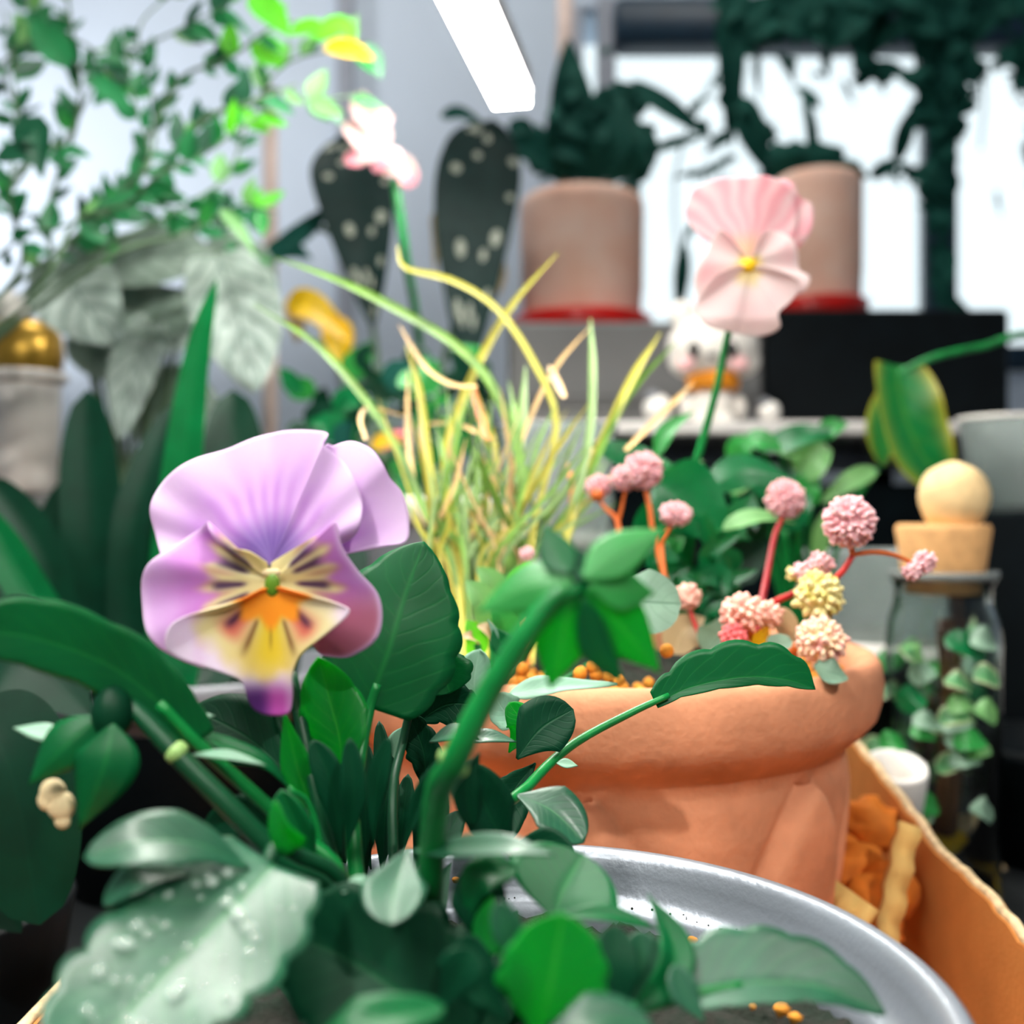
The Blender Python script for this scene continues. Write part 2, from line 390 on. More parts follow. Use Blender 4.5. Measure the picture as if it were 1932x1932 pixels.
# ------------------------------------------------------------------ grow lamp and added fill lights
def lampz(): return V(0, 190, .72).z
a = Vector((V(966, 0, .72).x, .72, lampz())); b = Vector((-.205, -.36, lampz()))
t = thing('grow_light', 'glowing white tube lamp hanging above the plants', 'lamp', a)
d = (b - a).normalized(); sd = Vector((d.y, -d.x, 0)).normalized()
def strip(p, q, hw, z0, z1):
    vs = []
    for e in (p, q):
        for s_, z in ((-hw, z0), (hw, z0), (hw, z1), (-hw, z1)): vs.append(e + sd * s_ + Vector((0, 0, z)))
    return vs, [(0, 1, 2, 3), (7, 6, 5, 4), (0, 4, 5, 1), (1, 5, 6, 2), (2, 6, 7, 3), (3, 7, 4, 0)]
m = MB(); m.add(*strip(a, b, .0122, -.004, .006)); m.build('tube', M['tubem'], t, smooth=False)
m = MB(); m.add(*strip(a - d * .004, b + d * .004, .0132, .0065, .022)); m.build('housing', M['housing'], t, smooth=False)
for f in (.45, .9):
    p = a.lerp(b, f); m = MB(); m.tube([p + Vector((0, 0, .02)), Vector((p.x, p.y, ZC))], .0015, seg=6); m.build('cord', M['black'], t)
m = MB(); m.box((.5, -.5, ZC - .02), (.35, .35, .018), bev=.004); pl = m.build('added_ceiling_fill', M['housing'], smooth=False, label='unseen square fill panel added behind the camera', cat='lamp')  # unseen panel added to fill petals and pot from the front
m = MB(); m.box((.5, -.5, ZC - .041), (.33, .33, .003)); m.build('fill_diffuser', M['panelf'], pl, smooth=False)
m = MB(); m.box((-.1, .85, ZC - .02), (.3, .3, .018), bev=.004); pl = m.build('added_ceiling_fill', M['housing'], smooth=False, label='unseen square fill panel added over the back of the plants', cat='lamp')  # unseen panel added to brighten the back wall and background
m = MB(); m.box((-.1, .85, ZC - .041), (.28, .28, .003)); m.build('fill_diffuser', M['panelm'], pl, smooth=False)
sp = bpy.data.lights.new('wall_wash', 'SPOT'); so = bpy.data.objects.new('wall_wash', sp); COL.objects.link(so)  # no fixture; spot added to wash the left wall white
sp.energy = SPOT; sp.spot_size = math.radians(62); sp.spot_blend = 1.0; sp.shadow_soft_size = .05; sp.color = (1, .98, .98)
so.location = (-1.15, 1.05, CH + .25)
so.rotation_euler = (V(150, 330, Y1) - so.location).to_track_quat('-Z', 'Y').to_euler()

sp = bpy.data.lights.new('added_front_spot', 'SPOT'); so = bpy.data.objects.new('added_front_spot', sp); COL.objects.link(so)  # unseen spot added for front light and a crisp leaf shadow
sp.energy = FRONT_SPOT; sp.spot_size = math.radians(50); sp.spot_blend = .6; sp.shadow_soft_size = .02; sp.color = (1, .96, .9)
so.location = (.5, -.75, CH + .95); so.rotation_euler = (Vector((.03, .25, CH - .05)) - so.location).to_track_quat('-Z', 'Y').to_euler()

# ------------------------------------------------------------------ leaf builder
def pr(kind, t):
    if kind == 'ov': return math.sin(math.pi * t ** .72) ** .85
    if kind == 'lan': return math.sin(math.pi * t ** .85) ** 1.15
    if kind == 'rnd': return math.sqrt(max(0, 1 - (2 * t - 1) ** 2))
    if kind == 'obo': return math.sin(math.pi * t ** 1.5) ** .8 * (.25 + .75 * min(1, t * 1.6)) if t < 1 else 0
    if kind == 'pt': return min(1, t * 5 + .35) * (1 - t) ** .62
    if kind == 'strap': return min(1, .55 + t) * (1 - max(0, (t - .72) / .28) ** 2) ** .5 if t < 1 else 0
    if kind == 'blade': return min(1, .7 + t) * min(1, (1 - t) * 4 + .12)
    if kind == 'arch': return min(1, .4 + t * 1.6) * max(0, 1 - max(0, (t - .5) / .5) ** 2.2) ** .8
    if kind == 'vio': return min(1, .05 + (t * 2.0) ** 1.15) * max(0, 1 - max(0, (t - .42) / .58) ** 2.6) ** .62
    if kind == 'heart': return (math.sin(math.pi * min(1, t * .86 + .14) ** .9) ** .7) if t < 1 else 0
    return 1
def leaf(parent, mat, pts, w, up=(0, -1, .3), prof='ov', fold=.25, wave=0, sc=0, nsc=5, n=14, m=6, asym=(1, 1), name='leaf', px=True, cup=0, jit=0, solid=0, label=None, acc=None):
    P = [V(*p) if px else Vector(p) for p in pts]
    md = sum(p.y for p in P) / len(P)
    W = (w * md / F if px else w) / 2
    P = spline(P, n) if len(P) > 2 else [P[0].lerp(P[1], i / (n - 1)) for i in range(n)]
    up = Vector(up).normalized(); vs = []; uv = []; fs = []
    ph = R.random() * 6
    for i in range(n):
        t = i / (n - 1)
        T = (P[min(i + 1, n - 1)] - P[max(i - 1, 0)]).normalized()
        s = T.cross(up)
        s = s.normalized() if s.length > 1e-4 else Vector((1, 0, 0))
        nn = s.cross(T)
        hw = W * max(.012, pr(prof, t))
        if sc: hw *= 1 - sc * (1 - abs(math.sin(math.pi * nsc * t + .3)) ** .6)
        for k in range(m + 1):
            u = 2 * k / m - 1
            h = hw * (asym[0] if u < 0 else asym[1])
            o = fold * abs(u) * h + cup * (t - .5) ** 2 * W + wave * W * math.sin(ph + t * 9 + (2 if u < 0 else 0)) * abs(u) ** 2
            vs.append(P[i] + s * u * h + nn * o); uv.append(((u + 1) / 2, t))
    for i in range(n - 1):
        for k in range(m):
            fs.append((i * (m + 1) + k, i * (m + 1) + k + 1, (i + 1) * (m + 1) + k + 1, (i + 1) * (m + 1) + k))
    if acc is not None:
        b_ = len(acc[0]); acc[0].extend(vs); acc[1].extend([tuple(q + b_ for q in f) for f in fs]); acc[2].extend(uv)
        return None
    return mk(name, vs, fs, mat, parent, uv=uv, solid=solid, label=label)
def stem(parent, mat, pts, r0, r1=None, name='stem', px=True, seg=8):
    P = [V(*p) if px else Vector(p) for p in pts]
    md = sum(p.y for p in P) / len(P)
    k = md / F if px else 1
    m_ = MB(); m_.tube(P, r0 * k, (r1 if r1 is not None else r0) * k, seg=seg)
    return m_.build(name, mat, parent)

# ------------------------------------------------------------------ cardboard box
t = thing('cardboard_box', 'open brown cardboard box with a torn rim holding grey and terracotta pots', 'box', (0, .22, TAB))
def wall(pts, th, mat, name, side):
    """pts: (x,y,ztop) along the wall; side: outward normal"""
    P = [Vector(p) for p in pts]; s = Vector(side) * th; vs = []; fs = []
    for p in P:
        vs += [Vector((p.x, p.y, TAB + .001)), p, p + s, Vector((p.x, p.y, TAB + .001)) + s]
    for i in range(len(P) - 1):
        for k in range(4): fs.append((4 * i + k, 4 * i + (k + 1) % 4, 4 * i + 4 + (k + 1) % 4, 4 * i + 4 + k))
    fs += [(3, 2, 1, 0), tuple(4 * (len(P) - 1) + k for k in range(4))]
    return mk(name, vs, fs, mat, t, smooth=False)
def jag(p, q, n, a):
    out = []
    for i in range(n + 1):
        f = i / n; v = Vector(p).lerp(Vector(q), f); v.z += a * noise.noise(Vector((f * 23, p[0] * 90, 1))) + a * .6 * noise.noise(Vector((f * 61, 3, p[1] * 30))); out.append(v)
    return out
edgeR = [V(1580, 1396, .39)] + [V(1612, 1402, .372), V(1680, 1500, .33), V(1752, 1612, .295), V(1832, 1692, .265), V(1932, 1802, .24), V(2120, 1990, .2)]
edgeR = [Vector((.121 + .012 * (p.y - .2) , p.y, p.z)) for p in edgeR]
er = []
for p, q in zip(edgeR[:-1], edgeR[1:]): er += jag(p, q, 8, .0012)[:-1]
er.append(edgeR[-1]); er += jag(edgeR[-1], (.12, .04, CH - .1), 6, .001)[1:]
wall(er, .004, M['card'], 'side_panel', (1, 0, 0))
m = MB(); m.tube([p + Vector((.002, 0, .0004)) for p in er], .0014, seg=6, smooth=False); m.build('torn_edge', M['card_edge'], t)
el = jag((-.099, .395, CH - .150), (-.097, .28, CH - .122), 8, .0006)[:-1] + jag((-.097, .28, CH - .122), (-.096, .235, CH - .1035), 6, .0006)[:-1] + jag((-.096, .235, CH - .1035), (-.096, .04, CH - .103), 14, .0006)
wall(el, .004, M['card'], 'side_panel', (-1, 0, 0))
m = MB(); m.tube([p + Vector((-.002, 0, .0002)) for p in el], .0014, seg=6, smooth=False); m.build('torn_edge', M['card_edge'], t)
wall([(-.103, .402, CH - .152), (.06, .402, CH - .11), (.124, .402, CH - .086)], .004, M['card'], 'back_panel', (0, 1, 0))
wall([(-.103, .036, CH - .112), (.124, .036, CH - .112)], .004, M['card'], 'front_panel', (0, -1, 0))
m = MB(); m.box((.01, .22, TAB + .0015), (.113, .185, .0015)); m.build('bottom_panel', M['card'], t, smooth=False)
# fillers in the box
m = MB()
for (x, y, dd, r) in ((1600, 1640, .31, .011), (1640, 1560, .325, .010), (1580, 1560, .335, .009), (1660, 1680, .30, .010), (1600, 1715, .305, .009), (1560, 1690, .31, .009), (1640, 1745, .295, .009)):
    m.ball(V(x, y, dd), r, 14, 10, (1, 1, .8), nz=.55)
m.build('paper_filler', M['filler'], label='crumpled orange packing paper between terracotta pot and box side', cat='packing paper', kind='stuff')
def strip3(p, q, w_, mat, lab, nm):
    p, q = V(*p), V(*q); dd = (q - p).normalized(); s = dd.cross(Vector((0, -1, .15))).normalized() * w_; nn = s.cross(dd).normalized() * .0018
    vs = []
    for i in range(13):
        c = p.lerp(q, i / 12) + nn * .8 * math.sin(i * 1.9)
        vs += [c - s - nn, c + s - nn, c + s + nn, c - s + nn]
    fs = []
    for i in range(12):
        for k in range(4): fs.append((4 * i + k, 4 * i + (k + 1) % 4, 4 * i + 4 + (k + 1) % 4, 4 * i + 4 + k))
    fs += [(3, 2, 1, 0), (48, 49, 50, 51)]
    mk(nm, vs, fs, mat, label=lab, cat='cardboard strip')
strip3((1714, 1556, .292), (1664, 1800, .280), .0030, M['straw'], 'pale upright cardboard strip standing inside the right box side', 'cardboard_strip')
strip3((1510, 1650, .285), (1640, 1745, .272), .0045, M['straw'], 'pale slanting cardboard strip behind the grey pot rim', 'cardboard_strip')

# ------------------------------------------------------------------ grey pot + soil
GC = Vector((.0012, .142, CH - .0645)); GK = .92
t = thing('plastic_pot', 'grey plastic flower pot in front holding the purple viola', 'pot', (GC.x, GC.y, TAB + .003))
prof = [(.0, -.097), (.046, -.097), (.047, -.095), (.0565, -.013), (.0588, -.0085), (.0632, -.008), (.0642, -.0065), (.0645, -.003), (.064, -.0008), (.0628, 0), (.0612, -.0004), (.0602, -.0016), (.0596, -.004), (.0588, -.0072), (.0578, -.0084), (.0562, -.0090), (.0552, -.0098), (.0546, -.0125), (.052, -.05), (.0, -.05)]
prof = [(r_ * GK, z_) for r_, z_ in prof]
m = MB(); m.lathe(prof, GC, 128); m.build('pot_body', M['grey_plastic'], t)
def soil(name, c, r, amp, lab, seed, mat=M['soil'], n=70):
    vs = []; fs = []
    for i in range(n + 1):
        for j in range(n + 1):
            x = (2 * i / n - 1); y = (2 * j / n - 1)
            k = max(abs(x), abs(y)); l = math.hypot(x, y); k = k / l if l else 0
            x *= k * r; y *= k * r
            p = Vector((c[0] + x, c[1] + y, c[2]))
            z = amp * (noise.noise(p * 160 + Vector((seed, 0, 0))) + .6 * noise.noise(p * 420) + .4 * noise.noise(p * 900))
            vs.append(p + Vector((0, 0, z)))
    for i in range(n):
        for j in range(n):
            a_ = i * (n + 1) + j; fs.append((a_, a_ + n + 1, a_ + n + 2, a_ + 1))
    return mk(name, vs, fs, mat, label=lab, cat='soil', kind='stuff')
soil('potting_soil', (GC.x, GC.y, GC.z - .012), .0497, .0026, 'dark potting soil filling the grey pot', 3)
m = MB()
for (x, y, r) in ((1305, 1775, 11), (1330, 1830, 12), (1312, 1824, 8), (1280, 1850, 8), (1300, 1800, 9), (1260, 1850, 9), (1340, 1880, 8), (1420, 1900, 7), (1385, 1810, 8), (1475, 1905, 16), (1500, 1920, 14), (1350, 1850, 7), (440, 1890, 9), (425, 1875, 7), (860, 1660, 8)):
    dd = .012 + .0645 - .002
    z = dd * F / (y - 966); z = min(max(z, .10), .184)
    m.ball(V(x, y, z), r * z / F, 10, 7, (1, .8, .7), nz=.5)
m.build('orange_grains', M['perlite'], label='orange soil grains scattered on the soil of the grey pot', cat='soil', kind='stuff')
m = MB()
for i in range(150):
    q = R.random() * 6.28; rr = .0512 + R.random() * .0024
    p = GC + Vector((rr * math.cos(q), rr * math.sin(q), -.0086))
    m.ball(p, R.uniform(.0001, .0003), 6, 4)
m.build('grit', M['soil'], label='dark grit along the inner ledge of the grey pot', cat='soil', kind='stuff')

# ------------------------------------------------------------------ terracotta pot
TC = Vector((.0275, .313, CH - .0405))
t = thing('terracotta_pot', 'terracotta pot with raised petal relief holding grass and pink flower balls', 'pot', (TC.x, TC.y, TAB + .003))
PR = [(.0, -.12), (.054, -.12), (.056, -.117), (.0565, -.11), (.060, -.095), (.0635, -.08), (.067, -.064), (.0695, -.05), (.071, -.04), (.0712, -.032), (.0705, -.028), (.0715, -.0245), (.0765, -.020), (.0795, -.0165), (.0808, -.012), (.0812, -.007), (.0806, -.0025), (.079, -.0004), (.0775, 0), (.0745, -.0008), (.073, -.003), (.0722, -.008), (.068, -.03), (.0, -.03)]
pp = []
for (a0, b0) in zip(PR[:-1], PR[1:]):
    k = 5 if a0[1] < -.028 and b0[0] > .05 and a0[0] > .05 and a0[1] > -.111 else 2
    for i in range(k): pp.append((a0[0] + (b0[0] - a0[0]) * i / k, a0[1] + (b0[1] - a0[1]) * i / k))
pp.append(PR[-1])
NP = 7
def relief(r, z, q):
    if not (-.111 < z < -.0262) or r < .05: return r
    u = ((q * NP / (2 * math.pi) + .433) % 1) - .5
    top = -.0285; hgt = .062; v = (top - z) / hgt
    wd = .45 * max(0, min(1, v)) ** .6
    e = (wd - abs(u)) * 9
    a_ = 1 / (1 + math.exp(-e * 6)) if v > 0 else 0
    ed = math.exp(-((abs(u) - wd - .035) / .03) ** 2) if v > -.02 else 0
    return r + .0042 * a_ * (1 - (abs(u) / .5) ** 2 * .35) - .0016 * ed
m = MB(); m.lathe(pp, TC, 330, relief); m.build('pot_body', M['terracotta'], t)
soil('pot_soil', (TC.x, TC.y, TC.z - .010), .0714, .003, 'brown soil filling the terracotta pot', 9)
m = MB()
for i in range(90):
    q = R.uniform(math.pi, 2 * math.pi); rr = .0715 * math.sqrt(R.uniform(.2, 1))
    m.ball(TC + Vector((rr * math.cos(q), rr * math.sin(q), -.006 + R.uniform(-.002, .002))), R.uniform(.0012, .0024), 8, 6, nz=.3)
for (x, y) in ((985, 1262), (985, 1285), (970, 1290), (1120, 1258), (1125, 1272), (1095, 1270), (1000, 1300), (1258, 1228)):
    m.ball(V(x, y, .25), .0018, 10, 7)
m.build('clay_pellets', M['perlite'], label='orange clay pellets on top of the terracotta pot soil', cat='soil', kind='stuff')

# ------------------------------------------------------------------ purple viola
root = Vector((V(800, 0, .15).x, .15, GC.z - .019))
VP = thing('viola_plant', 'purple viola plant with yellow-eyed bloom growing in the grey pot', 'plant', root)
rp = lambda dx=0, dy=0: (root.x + dx, root.y + dy, root.z)
def toroot(pts, dx=0, dy=0):
    return [V(*p) for p in pts] + [Vector(rp(dx, dy))]
def vleaf(mat, pts, w, **k):
    k.setdefault('solid', .00022)
    if k.get('prof', 'ov') == 'ov' and w > 56: k['prof'] = 'vio'; k['n'] = max(k.get('n', 14), 22)
    if mat == 'viola_dark' and k.get('prof') == 'lan' and w >= 44: k['prof'] = 'vio'; k['n'] = 20; w *= .85
    return leaf(VP, M[mat], pts, w, **k)
CAMF = (0, -1, .25); UPF = (0, -.5, 1); UP = (0, -.15, 1)
# V1 big leaf right of the flower
vleaf('viola', [(694, 1335, .172), (735, 1220, .174), (765, 1120, .177), (800, 1022, .18)], 268, up=(.1, -1, .1), prof='heart', fold=-.12, sc=.10, nsc=5, n=36, m=10, wave=.03)
def pet(mat, pts, r0, r1, dx=0, dy=0, name='petiole'):
    P = toroot(pts, dx, dy); m_ = MB(); m_.tube(P, r0 * pts[0][2] / F, r1 * pts[0][2] / F, seg=10); return m_.build(name, M[mat], VP)
pet('stem', [(712, 1290, .173), (694, 1350, .172), (676, 1450, .168), (665, 1560, .16)], 9, 16, -.007)
vleaf('viola', [(800, 1225, .185), (835, 1270, .186), (850, 1308, .186)], 120, up=CAMF, prof='ov', sc=.14, nsc=4, n=20)
pet('stem_dark', [(800, 1235, .185), (760, 1400, .18), (740, 1540, .17)], 7, 10, -.004, .01)
# V2 left arching leaf
vleaf('viola', [(372, 1402, .145), (310, 1335, .143), (210, 1258, .14), (70, 1205, .135), (-60, 1190, .13)], 150, up=(.12, -1, .12), prof='strap', fold=.1, sc=.09, nsc=5, n=36, m=10, asym=(.75, 1.05))
pet('stem', [(300, 1325, .143), (375, 1405, .145), (470, 1490, .148), (560, 1575, .15), (650, 1680, .15)], 12, 16, -.012)
# nodding bud at left with its stalk
pet('stem_dark', [(232, 1322, .142), (268, 1352, .141), (340, 1430, .14), (430, 1520, .14), (520, 1610, .142), (640, 1720, .146)], 17, 22, -.012)
bud = MB(); bud.ball(V(212, 1345, .14), 52 * .14 / F, 18, 12, (.75, .75, 1)); BUD = bud.build('flower_bud', M['viola_dark'], VP)
def sepal(b_, mat, pts, w, **k): 
    k.setdefault('solid', .0003); return leaf(b_, M[mat], pts, w, name='sepal', **k)
sepal(BUD, 'viola', [(190, 1350, .139), (120, 1410, .137), (55, 1480, .137)], 92, up=(.2, -1, .3), prof='lan', fold=-.3)
sepal(BUD, 'viola', [(215, 1365, .1375), (195, 1450, .1355), (150, 1565, .137)], 120, up=(.1, -1, .1), prof='lan', fold=-.25)
sepal(BUD, 'viola_dark', [(200, 1350, .143), (215, 1310, .142), (235, 1285, .142)], 80, up=CAMF, prof='ov')
sepal(BUD, 'pale', [(125, 1392, .14), (80, 1382, .139), (26, 1374, .139)], 44, up=(0, -.6, 1), prof='lan', fold=.1)
mm = MB()
for (x, y, r) in ((100, 1495, 26), (115, 1520, 28), (90, 1510, 20), (118, 1548, 16)): mm.ball(V(x, y, .141), r * .141 / F, 12, 8, (1, .5, 1))
mm.build('petal_tip', M['cream'], BUD)
# small pale stipules and leaves on the left
vleaf('pale', [(362, 1424, .144), (430, 1426, .142), (502, 1444, .141)], 26, up=(0, -.5, 1), prof='lan')  # pale colour stands in for grazing light on this leaf
vleaf('pale', [(356, 1354, .15), (405, 1350, .15)], 18, up=(0, -.5, 1), prof='lan')
m = MB(); m.lathe([(17, -14), (22, -8), (23, 4), (17, 12)], (0, 0, 0), 14); 
for v_ in m.v: v_ *= .14 / F
A_ = aim((.72, 0, -.7)); m.v = [V(334, 1420, .14) + A_ @ q for q in m.v]; m.build('stem_node', M['stem_node'], VP)
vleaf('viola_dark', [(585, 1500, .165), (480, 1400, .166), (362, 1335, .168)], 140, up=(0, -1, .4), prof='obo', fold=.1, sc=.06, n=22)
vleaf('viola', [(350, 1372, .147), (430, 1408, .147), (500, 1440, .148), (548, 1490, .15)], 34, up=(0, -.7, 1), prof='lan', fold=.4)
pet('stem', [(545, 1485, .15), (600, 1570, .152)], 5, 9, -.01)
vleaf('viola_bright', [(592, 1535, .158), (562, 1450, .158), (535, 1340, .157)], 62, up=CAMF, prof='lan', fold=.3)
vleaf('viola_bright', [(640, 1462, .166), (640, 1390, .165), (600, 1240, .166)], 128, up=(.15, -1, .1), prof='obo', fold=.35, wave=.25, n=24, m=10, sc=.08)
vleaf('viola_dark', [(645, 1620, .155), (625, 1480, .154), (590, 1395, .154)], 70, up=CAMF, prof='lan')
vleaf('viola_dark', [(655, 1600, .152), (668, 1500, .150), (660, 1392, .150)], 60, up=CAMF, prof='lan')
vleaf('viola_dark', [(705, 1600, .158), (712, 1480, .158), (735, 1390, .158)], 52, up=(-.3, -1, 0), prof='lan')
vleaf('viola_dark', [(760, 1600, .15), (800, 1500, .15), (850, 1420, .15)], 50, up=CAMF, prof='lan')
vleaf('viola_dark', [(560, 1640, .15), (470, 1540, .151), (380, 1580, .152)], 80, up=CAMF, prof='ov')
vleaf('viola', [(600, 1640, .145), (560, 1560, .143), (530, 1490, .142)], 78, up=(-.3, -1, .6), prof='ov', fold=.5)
pet('stem_dark', [(548, 1270, .166), (575, 1400, .162), (605, 1530, .157)], 12, 14, -.008, .004, 'flower_stalk')
pet('stem_dark', [(500, 1300, .17), (560, 1440, .165), (620, 1600, .158)], 10, 15, -.01, .006)
pet('stem', [(560, 1480, .16), (620, 1580, .158)], 6, 10, -.006, .004)
# V8 pale lit leaf, V9 big foreground leaf
vleaf('viola_soft', [(470, 1640, .128), (380, 1595, .125), (270, 1588, .122), (158, 1618, .121)], 128, up=(0, -.75, 1), prof='ov', fold=.18, n=22, m=8)
vleaf('viola_soft', [(360, 1650, .125), (260, 1660, .122), (195, 1705, .122)], 80, up=(0, -.6, 1), prof='ov')
vleaf('viola_soft', [(518, 1632, .130), (428, 1725, .122), (305, 1845, .114), (200, 1960, .107), (140, 2060, .102)], 385, up=(.15, -.62, 1), prof='heart', fold=.10, sc=.15, nsc=7, n=44, m=14, wave=.07)
pet('stem_dark', [(497, 1648, .132), (520, 1600, .134), (560, 1612, .137), (660, 1700, .142)], 15, 16, -.012, -.002)
vleaf('viola_bright', [(560, 1600, .135), (530, 1560, .133), (520, 1510, .133)], 66, up=(-.2, -1, .5), prof='pt', fold=.5)
# V10.. lower leaves
vleaf('viola_dark', [(885, 1965, .128), (765, 1880, .129), (640, 1800, .131), (490, 1745, .133)], 340, up=(.12, -1, .45), prof='heart', fold=.26, sc=.16, nsc=6, n=36, m=12, wave=.06)
vleaf('viola', [(560, 1990, .1), (690, 1935, .1), (840, 1900, .105)], 110, up=(0, -.4, 1), prof='ov')
vleaf('viola_soft', [(770, 1600, .135), (745, 1680, .126), (738, 1746, .12)], 122, up=(.05, -.9, .6), prof='ov', fold=.2, n=20, m=8)
vleaf('pale', [(700, 1655, .135), (645, 1685, .132)], 34, up=UPF, prof='lan')
vleaf('viola_soft', [(775, 1606, .134), (860, 1600, .128), (960, 1598, .124), (1048, 1614, .122)], 66, up=(0, -.55, 1), prof='lan', fold=.15, n=22, m=8)
vleaf('viola_dark', [(830, 1905, .115), (870, 1830, .114), (890, 1790, .114)], 90, up=CAMF, prof='ov', sc=.06)
vleaf('viola', [(1045, 1735, .135), (1062, 1680, .137), (1100, 1612, .14)], 225, up=(-.1, -.85, .6), prof='vio', fold=.22, n=26, m=10)
vleaf('viola_bright', [(1015, 1960, .112), (1040, 1850, .110), (1062, 1722, .110)], 215, up=(.05, -1, .15), prof='vio', fold=.2, sc=.1, nsc=5, n=30, m=10)
vleaf('viola_soft', [(985, 1820, .114), (960, 1760, .113), (940, 1698, .113)], 62, up=(0, -.9, .5), prof='ov')
vleaf('viola', [(1048, 1728, .130), (1150, 1728, .13), (1245, 1755, .13)], 40, up=(0, -.5, 1), prof='lan', fold=.4)
vleaf('viola', [(1195, 1905, .122), (1262, 1840, .124), (1268, 1770, .127), (1222, 1686, .13)], 78, up=(.3, -1, .25), prof='lan', fold=.35, n=24, m=8)
vleaf('viola_dark', [(1175, 1930, .12), (1160, 1840, .12), (1158, 1745, .122)], 100, up=CAMF, prof='ov', fold=.2)
vleaf('viola_soft', [(1190, 1900, .126), (1210, 1820, .127), (1205, 1755, .128)], 90, up=(.2, -1, .5), prof='ov')
vleaf('viola_soft', [(1330, 1930, .121), (1290, 1870, .122), (1270, 1820, .123)], 60, up=(.2, -1, .6), prof='ov')
vleaf('viola_soft', [(1290, 1880, .124), (1400, 1858, .125), (1540, 1862, .125), (1672, 1915, .124)], 176, up=(.1, -.55, 1), prof='heart', fold=.35, sc=.12, nsc=5, n=34, m=12, asym=(1.2, .65))
pet('stem', [(1400, 1860, .125), (1310, 1876, .124), (1210, 1900, .123), (1060, 1930, .122)], 9, 14, .012, -.01)
vleaf('viola_soft', [(1020, 1960, .105), (1120, 1925, .105), (1230, 1935, .106)], 100, up=(0, -.6, 1), prof='ov')
vleaf('viola_dark', [(1000, 1990, .11), (1100, 1900, .112), (1150, 1870, .113)], 90, up=CAMF, prof='ov')
vleaf('viola_dark', [(920, 1800, .13), (905, 1700, .13), (930, 1640, .131)], 110, up=CAMF, prof='ov')
vleaf('viola', [(880, 1740, .13), (905, 1660, .129), (975, 1640, .13)], 70, up=(0, -.8, .7), prof='ov', fold=.4)
vleaf('viola_dark', [(860, 1900, .13), (905, 1800, .13), (920, 1720, .13)], 60, up=CAMF, prof='lan')
vleaf('viola_dark', [(960, 1930, .125), (900, 1850, .125), (880, 1760, .125)], 90, up=CAMF, prof='ov')
vleaf('viola_bright', [(940, 1800, .128), (915, 1750, .128), (930, 1690, .128)], 50, up=CAMF, prof='ov')
# V20 right arching leaf over the terracotta rim
vleaf('viola', [(1238, 1330, .198), (1300, 1298, .2), (1400, 1278, .202), (1480, 1282, .203), (1538, 1300, .204)], 128, up=(0, -1, .22), prof='arch', fold=.12, sc=.2, nsc=5, n=40, m=10, asym=(1.12, .28) , wave=.03)
pet('stem', [(1262, 1312, .198), (1190, 1345, .196), (1080, 1405, .19), (1000, 1480, .182), (920, 1590, .168)], 6, 12, .008, .008)
# middle right group
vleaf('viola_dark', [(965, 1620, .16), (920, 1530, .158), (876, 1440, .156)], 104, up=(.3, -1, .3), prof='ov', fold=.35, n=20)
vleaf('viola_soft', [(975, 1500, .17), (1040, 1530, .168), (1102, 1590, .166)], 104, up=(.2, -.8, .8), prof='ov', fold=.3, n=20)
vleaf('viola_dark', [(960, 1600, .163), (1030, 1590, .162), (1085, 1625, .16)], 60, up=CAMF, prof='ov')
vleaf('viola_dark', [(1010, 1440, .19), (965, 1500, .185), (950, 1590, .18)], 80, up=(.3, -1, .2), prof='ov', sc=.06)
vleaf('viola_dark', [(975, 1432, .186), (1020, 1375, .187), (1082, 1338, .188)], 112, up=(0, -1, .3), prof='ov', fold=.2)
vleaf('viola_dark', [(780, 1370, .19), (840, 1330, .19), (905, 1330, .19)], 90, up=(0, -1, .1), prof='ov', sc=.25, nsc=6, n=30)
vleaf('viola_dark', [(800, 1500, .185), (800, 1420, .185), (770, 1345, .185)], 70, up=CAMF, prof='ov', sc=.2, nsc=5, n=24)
vleaf('pale', [(955, 1312, .22), (1040, 1296, .22), (1165, 1290, .22)], 46, up=(0, -.7, .8), prof='ov', wave=.2)
vleaf('pale', [(905, 1345, .215), (895, 1285, .215), (905, 1225, .216)], 70, up=(0, -1, .5), prof='ov', wave=.2)
vleaf('pale', [(1000, 1360, .21), (960, 1350, .21), (930, 1310, .21)], 80, up=(0, -.8, .8), prof='ov', sc=.1)
vleaf('viola_soft', [(810, 1400, .175), (860, 1385, .174), (905, 1395, .174)], 48, up=UPF, prof='lan', fold=.3)
vleaf('viola_soft', [(870, 1400, .18), (920, 1392, .18), (975, 1400, .18)], 40, up=UPF, prof='lan', fold=.3)
vleaf('pale', [(1050, 1440, .185), (1090, 1445, .185)], 26, up=UPF, prof='lan')
vleaf('viola_bright', [(960, 1420, .195), (985, 1370, .195), (960, 1325, .195)], 60, up=CAMF, prof='ov')
vleaf('pale', [(735, 1450, .20), (750, 1400, .2), (765, 1370, .2)], 40, up=(0, -.8, .8), prof='ov')
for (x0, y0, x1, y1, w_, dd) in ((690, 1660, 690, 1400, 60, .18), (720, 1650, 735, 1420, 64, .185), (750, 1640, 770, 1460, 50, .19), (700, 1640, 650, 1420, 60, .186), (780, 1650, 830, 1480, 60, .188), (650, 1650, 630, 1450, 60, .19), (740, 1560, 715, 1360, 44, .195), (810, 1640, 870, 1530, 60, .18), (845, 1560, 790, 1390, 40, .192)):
    vleaf('viola_dark', [(x0, y0, dd), ((x0 + x1) / 2, (y0 + y1) / 2, dd - .003), (x1, y1, dd)], w_, up=(R.uniform(-.3, .3), -1, .2), prof='lan', n=16)
